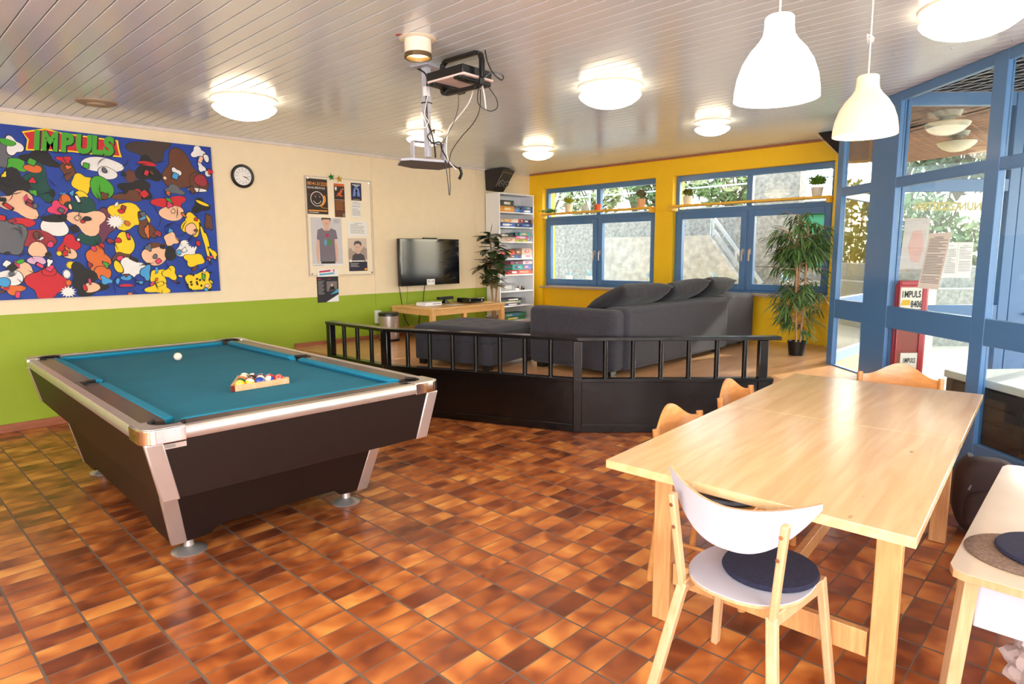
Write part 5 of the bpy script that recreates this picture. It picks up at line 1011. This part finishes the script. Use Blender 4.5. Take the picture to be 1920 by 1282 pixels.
cable([(2.88, 3.02, 2.545), (2.86, 3.01, 2.5), (2.85, 2.99, 2.44), (2.89, 2.94, 2.40), (2.93, 2.91, 2.42), (2.93, 2.92, 2.48), (2.90, 2.96, 2.55)], .003, BLACKP, 'thin black cable loop hanging on the right of the console bracket')
cable([(2.88, 2.96, 2.76), (2.89, 2.95, 2.69), (2.91, 2.92, 2.62), (2.94, 2.88, 2.58), (2.95, 2.88, 2.61), (2.91, 2.93, 2.63), (2.885, 2.97, 2.60)], .004, BLACKP, 'black cable coil at the right corner of the console bracket')
cable([(2.93, 3.04, 2.572), (2.93, 3.02, 2.5), (2.92, 3.0, 2.42)], .005, WHITE, 'short thick white cable end hanging from the console bracket')
cable([(3.10, 3.46, 2.13), (3.12, 3.46, 2.09), (3.10, 3.46, 2.05)], .011, BLACKP, 'black plug hanging from the edge of the tray', name='plug')
t = thing('console_bracket', 'black console in a black rounded bracket screwed to the ceiling', 'bracket', (2.88, 3.15, CEIL)); off = t.location
m = MB(BLACKP, off); pth = [(2.86, 3.345, 2.60), (2.86, 3.345, 2.71), (2.86, 3.33, 2.745), (2.86, 3.30, 2.757), (2.87, 3.03, 2.757), (2.87, 2.995, 2.745), (2.87, 2.98, 2.71), (2.87, 2.98, 2.60), (2.87, 2.995, 2.565), (2.87, 3.03, 2.555), (2.86, 3.30, 2.555), (2.86, 3.335, 2.565), (2.86, 3.345, 2.60)]
for a, b in zip(pth, pth[1:]): m.bar(a, b, .03, .024, (1, 0, 0) if abs(a[2]-b[2]) > .05 else (0, 0, 1))
m.build('frame', t, bevel=.003)
MB(BLACKP, off).box((2.87, 3.19, 2.645), (.26, .33, .05), D(2)).build('console', t, bevel=.005); MB(mat('pinkish_white', (236, 214, 208), .4), off).box((2.87, 3.18, 2.612), (.265, .335, .014), D(2)).build('console_base', t, bevel=.004)
for y in (3.06, 3.30): MB(BLACKP, off).hull([(2.73, y-.03, 2.585), (3.0, y-.03, 2.575), (3.0, y+.03, 2.575), (2.73, y+.03, 2.585)], [(2.73, y-.03, 2.603), (3.0, y-.03, 2.603), (3.0, y+.03, 2.603), (2.73, y+.03, 2.603)]).build('arm', t, bevel=.006)
for p in ((3.48, 2.95), (3.62, 2.90)):
    pass
# ================================================================== SPEAKERS
t = thing('wall_speaker', 'black angled loudspeaker on the cream wall above the bookshelf', 'speaker', (6.93, 6.95, 2.63)); off = t.location
a = [(6.735, 6.975), (7.14, 6.975), (7.14, 6.80), (6.80, 6.72)]
MB(mat('speaker_black', (36, 32, 32), .5), off).hull([(6.76, 6.97, 2.46), (7.06, 6.97, 2.45), (7.05, 6.88, 2.45), (6.80, 6.84, 2.47)], [(6.74, 6.97, 2.755), (7.16, 6.97, 2.755), (7.16, 6.74, 2.755), (6.80, 6.62, 2.755)]).build('cabinet', t, bevel=.008)
q0, q1, q2, q3 = V((6.80, 6.84, 2.47)), V((7.05, 6.88, 2.45)), V((7.16, 6.74, 2.755)), V((6.80, 6.62, 2.755)); nrm = (q1-q0).cross(q3-q0).normalized(); nrm = -nrm if nrm.y > 0 else nrm
for u in (.30, .74):
    c_ = (q0.lerp(q1, u)).lerp(q3.lerp(q2, u), .36)+nrm*.012-off
    m = MB(mat('cone_grey', (130, 120, 112), .4)); m.cyl(c_, c_+nrm*.010, .055, .052, n=28); m.use(BLACKP).cyl(c_+nrm*.0101, c_+nrm*.012, .042, .03, n=24).use(mat('cone_grey', (130, 120, 112), .4)).cyl(c_+nrm*.0121, c_+nrm*.014, .018, .012, n=16); m.build('driver', t)
m = MB(ALU, off); m.tube([q0.lerp(q3, .15)+nrm*.012, q0.lerp(q3, .85)+nrm*.012, q1.lerp(q2, .85)+nrm*.012, q1.lerp(q2, .15)+nrm*.012], .003, 5, smooth=False).build('grille_trim', t)
t = thing('wall_speaker', 'black angled loudspeaker at the ceiling corner beside the glazing', 'speaker', (7.62, 2.30, 2.66)); off = t.location
MB(mat('speaker_black', (36, 32, 32), .5), off).hull([(7.50, 2.28, 2.50), (7.735, 2.28, 2.50), (7.735, 2.10, 2.50), (7.50, 2.10, 2.50)], [(7.28, 2.48, 2.765), (7.735, 2.48, 2.765), (7.735, 2.10, 2.765), (7.28, 2.10, 2.765)]).build('cabinet', t, bevel=.006)
m = MB(ALU, off); m.bar((7.285, 2.485, 2.745), (7.50, 2.286, 2.505), .004, .004); m.build('edge_trim', t)
# ================================================================== BOOKSHELF + GAMES
BX0, BX1, BY0 = 6.744, 7.50, 6.675
t = thing('bookshelf', 'tall narrow white bookshelf filled with board games in the corner', 'bookshelf', ((BX0+BX1)/2, 6.82, PF)); off = t.location
m = lambda: MB(WHITE, off)
m().bx(BX0, BX0+.018, BY0, 6.955, PF+.001, 2.415).build('side_panel', t, bevel=.001); m().bx(BX1-.018, BX1, BY0, 6.955, PF+.001, 2.415).build('side_panel', t, bevel=.001); m().bx(BX0+.018, BX1-.018, BY0, 6.955, 2.395, 2.413).build('top_panel', t)
m().bx(BX0+.018, BX1-.018, 6.945, 6.955, PF+.05, 2.395).build('back_panel', t)
SZ = [2.142, 1.926, 1.708, 1.46, 1.221, .975, .753, .53]
for z in SZ: m().bx(BX0+.0185, BX1-.0185, BY0+.004, 6.944, z-.018, z).build('shelf', t)
m().bx(BX0+.018, BX1-.018, BY0+.02, BY0+.035, PF+.001, .511).build('plinth', t)
def game(sh, x0, x1, z0, h, c, c2, label, dy=0, tilt=0):
    a = 6.762+(x0-197)*.00214; b = 6.762+(x1-197)*.00214; a = max(a, BX0+.022); b = min(b, BX1-.022); z = SZ[sh]+z0+.0006; y0 = BY0+.012+dy; wd = b-a; q = random.Random(label)
    m = MB(P('g%d_%d_%d' % c, c)).bx(a, b, y0, y0+.2, z, z+h*.62).use(P('g%d_%d_%d' % tuple(int(v*.85) for v in c), tuple(int(v*.85) for v in c))).bx(a-.0012, b+.0012, y0-.0012, y0+.2012, z+h*.62, z+h)
    cc2 = P('g%d_%d_%d' % c2, c2); m.use(cc2); k = q.uniform(.12, .4); m.bx(a+wd*k, a+wd*(k+.45), y0-.0022, y0-.001, z+h*.22, z+h*.72); m.use(WH_); k2 = q.uniform(.05, .6)
    m.bx(a+wd*k2, a+wd*(k2+.25), y0-.0028, y0-.001, z+h*.42, z+h*.58); o = m.build('board_game_box', smooth=False); tag(o, label, 'board game', 'board game boxes on the white bookshelf'); return o
V4 = .00142
NAV, BLU, LBL, ORG, DKG, CRM, RD_, TEA, PNK, YEL, BRN, WHT, GRY, GRN, COR = (34, 56, 120), (52, 96, 176), (110, 160, 210), (238, 160, 60), (54, 66, 66), (222, 200, 176), (190, 50, 56), (40, 130, 140), (224, 110, 150), (226, 206, 90), (110, 76, 60), (236, 232, 232), (150, 150, 154), (50, 130, 96), (224, 100, 84)
G = [(0, 200, 343, 0, .085, ORG, (250, 210, 120), 'orange game box at the left of the top shelf'), (0, 202, 338, .087, .08, DKG, CRM, 'dark green-black game box on top of the orange box'),
 (0, 345, 398, 0, .066, LBL, BLU, 'narrow light blue game box beside the orange box on the top shelf'), (0, 402, 533, 0, .05, BLU, WHT, 'blue game box at the bottom right of the top shelf'), (0, 415, 531, .052, .045, NAV, TEA, 'dark blue patterned game box on top of the right stack, top shelf'), (0, 347, 412, .068, .028, NAV, (40, 90, 100), 'thin navy game box on the narrow light blue box'),
 (1, 202, 348, 0, .062, BLU, WHT, 'blue game box at the left of the second shelf'), (1, 208, 383, .064, .056, CRM, ORG, 'cream and orange game box on the blue box, second shelf'), (1, 352, 408, 0, .062, NAV, (20, 40, 90), 'plain navy game box in the middle of the second shelf'), (1, 412, 541, 0, .064, (60, 90, 170), LBL, 'blue game box at the right of the second shelf'), (1, 386, 436, .066, .056, RD_, (40, 30, 40), 'red game box on the middle of the second shelf'), (1, 440, 514, .066, .05, (50, 54, 84), WHT, 'dark slate game box, second shelf, next to the red one'), (1, 517, 541, .066, .046, (216, 90, 50), RD_, 'small orange-red game box at the right end of the second shelf'),
 (2, 206, 352, 0, .066, CRM, (214, 150, 130), 'beige patterned game box at the bottom left of the third shelf'), (2, 202, 330, .068, .05, (60, 70, 74), CRM, 'dark grey game box on the beige box, third shelf'), (2, 350, 394, .092, .04, (30, 80, 100), TEA, 'dark teal game box in the middle of the third shelf'), (2, 358, 478, 0, .038, YEL, (150, 190, 80), 'yellow flat game box on the third shelf'), (2, 358, 478, .040, .05, PNK, WHT, 'pink game box on the yellow flat box, third shelf'), (2, 398, 506, .092, .048, (70, 180, 180), (240, 170, 60), 'turquoise game box topping the pink box'), (2, 481, 533, 0, .085, (190, 190, 206), (120, 110, 170), 'pale grey-violet game box at the right end of the third shelf'),
 (3, 242, 384, 0, .05, (70, 110, 180), ORG, 'blue and orange game box at the bottom left of the fourth shelf'), (3, 214, 345, .052, .074, (228, 90, 60), YEL, 'orange-red game box beside the leaves on the fourth shelf'), (3, 349, 416, .052, .084, BRN, (200, 120, 60), 'brown game box in the middle of the fourth shelf'), (3, 418, 533, 0, .068, WHT, (214, 150, 160), 'white game box at the bottom right of the fourth shelf'), (3, 420, 530, .070, .078, (226, 190, 170), (200, 80, 90), 'rainbow-arched pale game box on the white box'),
 (4, 386, 535, 0, .066, COR, (240, 150, 120), 'coral red game box at the bottom right of the fifth shelf'), (4, 275, 383, 0, .062, (200, 60, 60), WHT, 'red game box behind the leaves on the fifth shelf'), (4, 322, 429, .068, .08, (70, 180, 160), (60, 90, 160), 'green-teal game box in the middle of the fifth shelf'), (4, 433, 522, .068, .08, (100, 140, 200), PNK, 'blue and pink game box on the coral box'), (4, 305, 420, .150, .044, (150, 70, 100), (60, 60, 110), 'dark pink game box at the top of the fifth shelf stack'), (4, 430, 533, .150, .05, (230, 210, 226), PNK, 'pale lilac game box at the top right of the fifth shelf'),
 (5, 200, 345, 0, .115, GRY, (190, 190, 196), 'large grey box on the sixth shelf'),
 (6, 220, 404, 0, .034, (90, 96, 140), WHT, 'lowest of the three flat boxes on the seventh shelf'), (6, 207, 408, .036, .034, (160, 180, 150), CRM, 'middle of the three flat boxes on the seventh shelf'), (6, 202, 416, .072, .036, (50, 44, 52), WHT, 'topmost dark flat box on the seventh shelf'),
 (7, 243, 456, 0, .052, GRN, YEL, 'green game box with yellow label at the bottom of the lowest shelf'), (7, 246, 460, .054, .052, (60, 140, 120), (60, 110, 190), 'green game box with blue label on the lowest shelf')]
for g in G: game(*g)
game(5, 312, 368, 0, .03, WHT, (220, 216, 216), 'small white box in front of the grey box, sixth shelf', dy=-.004) if False else None
o = MB(WHITE).bx(7.095, 7.175, BY0+.01, BY0+.07, SZ[5]+.001, SZ[5]+.03).build('small_box', bevel=.003); tag(o, 'small white box beside the grey box on the sixth shelf', 'box')
NPC = [((40, 30, 30), 'black'), ((214, 150, 120), 'peach'), ((60, 30, 34), 'dark red'), ((30, 26, 30), 'glossy dark')]
for k, (c, nm) in enumerate(NPC):
    t = thing('nail_polish_bottle', '%s small bottle, %s of four on the sixth shelf' % (nm, ('first', 'second', 'third', 'fourth')[k]), 'bottle', (7.20+k*.042, BY0+.06, SZ[5]+.001), group='small bottles on the sixth shelf')
    MB(P('n%d_%d_%d' % c, c)).cyl((0, 0, .0), (0, 0, .034), .012, n=14).build('flacon', t); MB(INKB if k % 2 == 0 else P('peachcap', (236, 190, 160))).cyl((0, 0, .0345), (0, 0, .064), .008, .006, n=12).build('cap', t)
# ================================================================== WINDOW SHELVES AND THEIR PLANTS
SHF = mat('yellow_shelf_paint', (250, 190, 60), .45)
o = MB(SHF).bx(7.64, 7.808, 4.695, 6.705, 2.12, 2.145).bx(7.65, 7.80, 6.66, 6.70, 2.07, 2.12).bx(7.65, 7.80, 4.70, 4.74, 2.07, 2.12).build('window_shelf', bevel=.002); tag(o, 'long yellow shelf board across the left window', 'shelf', 'yellow shelf boards across the windows')
o = MB(SHF).bx(7.64, 7.808, 2.435, 4.425, 2.12, 2.145).bx(7.65, 7.80, 4.38, 4.42, 2.07, 2.12).bx(7.65, 7.80, 2.44, 2.48, 2.07, 2.12).build('window_shelf', bevel=.002); tag(o, 'long yellow shelf board across the right window', 'shelf', 'yellow shelf boards across the windows')
POTW = mat('pot_cream', (240, 226, 206), .5); POTT = mat('pot_terracotta', (236, 176, 130), .6)
def potplant(y, ph, pr_, ht, hr, lc_, pm, label, seed, n=170, x=7.72, z=2.146):
    t = thing('potted_plant', label, 'potted plant', (x, y, z)); m = MB(pm); m.capb = True; m.lathe([(pr_*.78, 0), (pr_, ph), (pr_*.9, ph), (pr_*.85, ph*.85), (0, ph*.85)], n=28).build('pot', t, ang=50)
    q = random.Random(seed); f = MB(mat('leaf_%d_%d_%d' % lc_, lc_, .6, var=.3, scale=30))
    for i in range(n):
        a = q.uniform(0, 6.28); e = q.random()**.6; b = V((cos(a)*pr_*.4, sin(a)*pr_*.4, ph)); tip = V((cos(a)*hr*e, sin(a)*hr*e*.9, ph+ht*(1-.45*e*e)*q.uniform(.6, 1))); d = (tip-b); s_ = d.cross(Z_).normalized()*.007; f.add([b+d*.35, b+d*.7+s_, tip, b+d*.7-s_], [(0, 1, 2, 3)])
        for _ in range(2):
            c = b+d*q.uniform(.5, 1); e2 = V((q.uniform(-1, 1), q.uniform(-1, 1), q.uniform(-.3, 1))).normalized()*.028; s2 = e2.orthogonal().normalized()*.009; f.add([c, c+e2*.5+s2, c+e2, c+e2*.5-s2], [(0, 1, 2, 3)])
    f.build('foliage', t, smooth=False); return t
potplant(6.17, .115, .065, .12, .10, (170, 180, 40), POTW, 'yellow-green plant in a cream pot on the left window shelf', 1)
potplant(4.90, .115, .060, .15, .09, (120, 120, 76), POTT, 'grey-green plant in a terracotta pot at the right end of the left window shelf', 2)
potplant(4.20, .105, .062, .11, .085, (110, 120, 50), POTW, 'olive plant in a cream pot at the left end of the right window shelf', 3)
potplant(2.60, .10, .066, .15, .115, (96, 140, 40), POTW, 'bright green plant in a white pot at the right end of the right window shelf', 4, 240)
o = MB(mat('orange_cup', (232, 96, 30), .4)); o.capb = True; o = o.lathe([(.04, 0), (.052, .085), (.046, .085), (.036, .01), (0, .01)], n=28).build('orange_pot', ang=50); tag(o, 'small orange pot in the middle of the left window shelf', 'pot', loc=(7.72, 5.63, 2.146))
t = thing('glass_cup', 'pale grey translucent cup on the left window shelf', 'cup', (7.73, 5.87, 2.146)); mm = MB(mat('pale_cup', (206, 214, 212), .2, alpha=.6)); mm.capb = True; mm.lathe([(.045, 0), (.055, .09), (.05, .09), (.04, .01), (0, .01)], n=28).build('bowl', t)
t = thing('trailing_plant', 'flat trailing green plant lying at the left end of the window shelf', 'plant', (7.70, 6.50, 2.146)); q = random.Random(9); f = MB(mat('leaf_80_130_40', (80, 130, 40), .6, var=.3, scale=30))
for i in range(260):
    c = V((q.uniform(-.05, .05), q.gauss(0, .075), q.uniform(.004, .05))); c.y = max(-.17, min(.17, c.y)); e2 = V((q.uniform(-1, 1), q.uniform(-1, 1), q.uniform(0, .6))).normalized()*.045; s2 = e2.orthogonal().normalized()*.009; f.add([c, c+e2*.5+s2, c+e2, c+e2*.5-s2], [(0, 1, 2, 3)])
f.build('foliage', t, smooth=False)
# white vases standing outside on the sill
for k, (y, hf) in enumerate([(6.50, 1), (6.10, 1), (5.02, 1), (4.02, 1), (3.08, 1)]):
    nmz = ['leftmost white vase outside the left window', 'second white vase outside the left window', 'white vase outside the right half of the left window', 'white vase outside, behind the sofa cushions', 'white vase outside, left of the bamboo'][k]
    t = thing('white_vase', nmz, 'vase', (8.16, y, 1.026), group='white vases outside on the window ledge'); mm = MB(mat('vase_white', (236, 242, 246), .4)); mm.capb = True; mm.lathe([(.035, 0), (.045, .06), (.055, .15), (.05, .15), (.04, .02), (0, .02)], n=20).build('vase', t, ang=50)
    f = MB(mat('pale_blue_leaf', (170, 210, 226), .5)); q = random.Random(k)
    for i in range(9):
        a = q.uniform(0, 6.28); b = V((0, 0, .12)); tip = V((cos(a)*.05, sin(a)*.05, q.uniform(.2, .27))); s_ = (tip-b).cross(Z_).normalized()*.016; f.add([b, b.lerp(tip, .6)+s_, tip, b.lerp(tip, .6)-s_], [(0, 1, 2, 3)])
    f.build('leaf_spray', t, smooth=False)
struct(MB(CONC).bx(8.06, 8.26, 2.4, 6.8, .9, 1.025).build('trim_4'))
# ================================================================== BIG PLANTS
def leafblade(f, b, d, L, wd, droop, up, nseg=4):
    """curved pointed leaf"""
    side = d.cross(up)
    if side.length < 1e-3: side = V((1, 0, 0))
    side.normalize(); pts = []; n_ = side.cross(d).normalized()
    for k in range(nseg+1):
        s_ = k/nseg; c = b+d*(L*s_)-Z_*(droop*L*s_*s_); w_ = wd*math.sin(pi*min(1, max(.04, s_**.85)))**.8 if k < nseg else 0
        pts.append((c-side*w_/2, c+n_*w_*-.12, c+side*w_/2))
    vs = [p for tr in pts for p in tr]; fs = []
    for k in range(nseg): fs += [(k*3, k*3+1, k*3+4, k*3+3), (k*3+1, k*3+2, k*3+5, k*3+4)]
    f.add(vs, fs)
t = thing('rubber_plant', 'dark-leaved rubber plant between the TV table and bookshelf', 'potted plant', (6.42, 6.47, PF)); q = random.Random(12)
mm = MB(mat('pot_grey', (110, 104, 100), .6)); mm.capb = True; mm.lathe([(.10, .001), (.13, .20), (.115, .20), (.11, .17), (0, .17)], n=32).build('pot', t, ang=50)
TR = mat('stem_brown', (150, 118, 84), .7, var=.2); stems = [[(0, 0, .17), (-.02, .02, .55), (-.03, 0, .95), (-.10, -.02, 1.36)], [(.02, 0, .17), (.03, -.02, .6), (.05, -.02, .95), (.07, 0, 1.15)], [(-.02, .01, .17), (-.04, 0, .5), (-.08, .02, .8), (-.12, .03, 1.05)]]
for s_ in stems: MB(TR).tube(s_, .013, 8).build('stem', t)
f = MB(mat('rubber_leaf', (54, 70, 38), .28, var=.25, scale=5, coat=.3)); f2 = mat('rubber_leaf_brown', (96, 84, 56), .35, var=.2, coat=.2)
for i in range(96):
    s_ = stems[(0, 0, 0, 1, 1, 2, 2)[i % 7]]; u = q.uniform(.5, 1) if i % 7 > 2 else q.uniform(.42, 1); k = min(2, int(u*3)); p = V(s_[k]).lerp(V(s_[k+1]), u*3-k); a = q.uniform(0, 6.28); el = q.uniform(-.25, .7)
    d = V((cos(a)*cos(el), sin(a)*cos(el)*.85, sin(el))); f.use(f2 if q.random() < .22 else f.ms[0]); leafblade(f, p+d*.02, d, q.uniform(.20, .29), q.uniform(.115, .15), q.uniform(.1, .55), Z_)
leafblade(f.use(f2), V((-.10, -.02, 1.33)), V((.1, -.2, 1)).normalized(), .18, .09, 0, V((-.7, .7, 0)))
f.build('foliage', t, ang=60)
t = thing('bamboo_plant', 'tall bamboo-like plant with slender leaves in black pot', 'potted plant', (6.90, 2.44, PF)); q = random.Random(21)
mm = MB(BLACKP); mm.capb = True; mm.lathe([(.075, .001), (.095, .15), (.087, .15), (.085, .13), (0, .13)], n=32).build('pot', t, ang=50)
CN_ = mat('cane', (176, 130, 86), .5, var=.15, scale=20); canes = [[(-.03, 0, .13), (-.05, .02, .7), (-.07, .02, 1.20)], [(.02, .02, .13), (.03, .03, .7), (.02, .02, 1.05)], [(.03, -.02, .13), (.06, -.03, .8), (.07, -.02, 1.35)]]
for s_ in canes: MB(CN_).tube(s_, .012, 8).build('cane', t)
f = MB(mat('bamboo_leaf', (100, 134, 72), .5, var=.3, scale=12)); tw = MB(CN_); fdark = mat('bamboo_leaf_dark', (64, 94, 50), .5, var=.3)
for i in range(150):
    s_ = canes[i % 3]; z = (q.uniform(.22, .66) if q.random() < .36 else q.uniform(.78, 1.42)); ztop = s_[-1][2]; u = min(.999, max(0, (z-.13)/(ztop-.13))); k = int(u*2); p = V(s_[k]).lerp(V(s_[k+1]), u*2-k); a = q.uniform(0, 6.28); R_ = q.uniform(.12, .36)
    tip = p+V((cos(a)*R_, max(-.2, sin(a)*R_), q.uniform(.02, .16))); tw.tube([p, p.lerp(tip, .5)+Z_*.02, tip], .003, 4)
    for j in range(15):
        b = p.lerp(tip, q.uniform(.35, 1)); aa = a+q.uniform(-1.1, 1.1); el = q.uniform(-.9, .35); d = V((cos(aa)*cos(el), sin(aa)*cos(el), sin(el))); f.use(fdark if q.random() < .4 else f.ms[0]); leafblade(f, b, d, q.uniform(.10, .17), q.uniform(.014, .023), q.uniform(0, .6), Z_, 3)
f.build('foliage', t, smooth=False); tw.build('twigs', t)
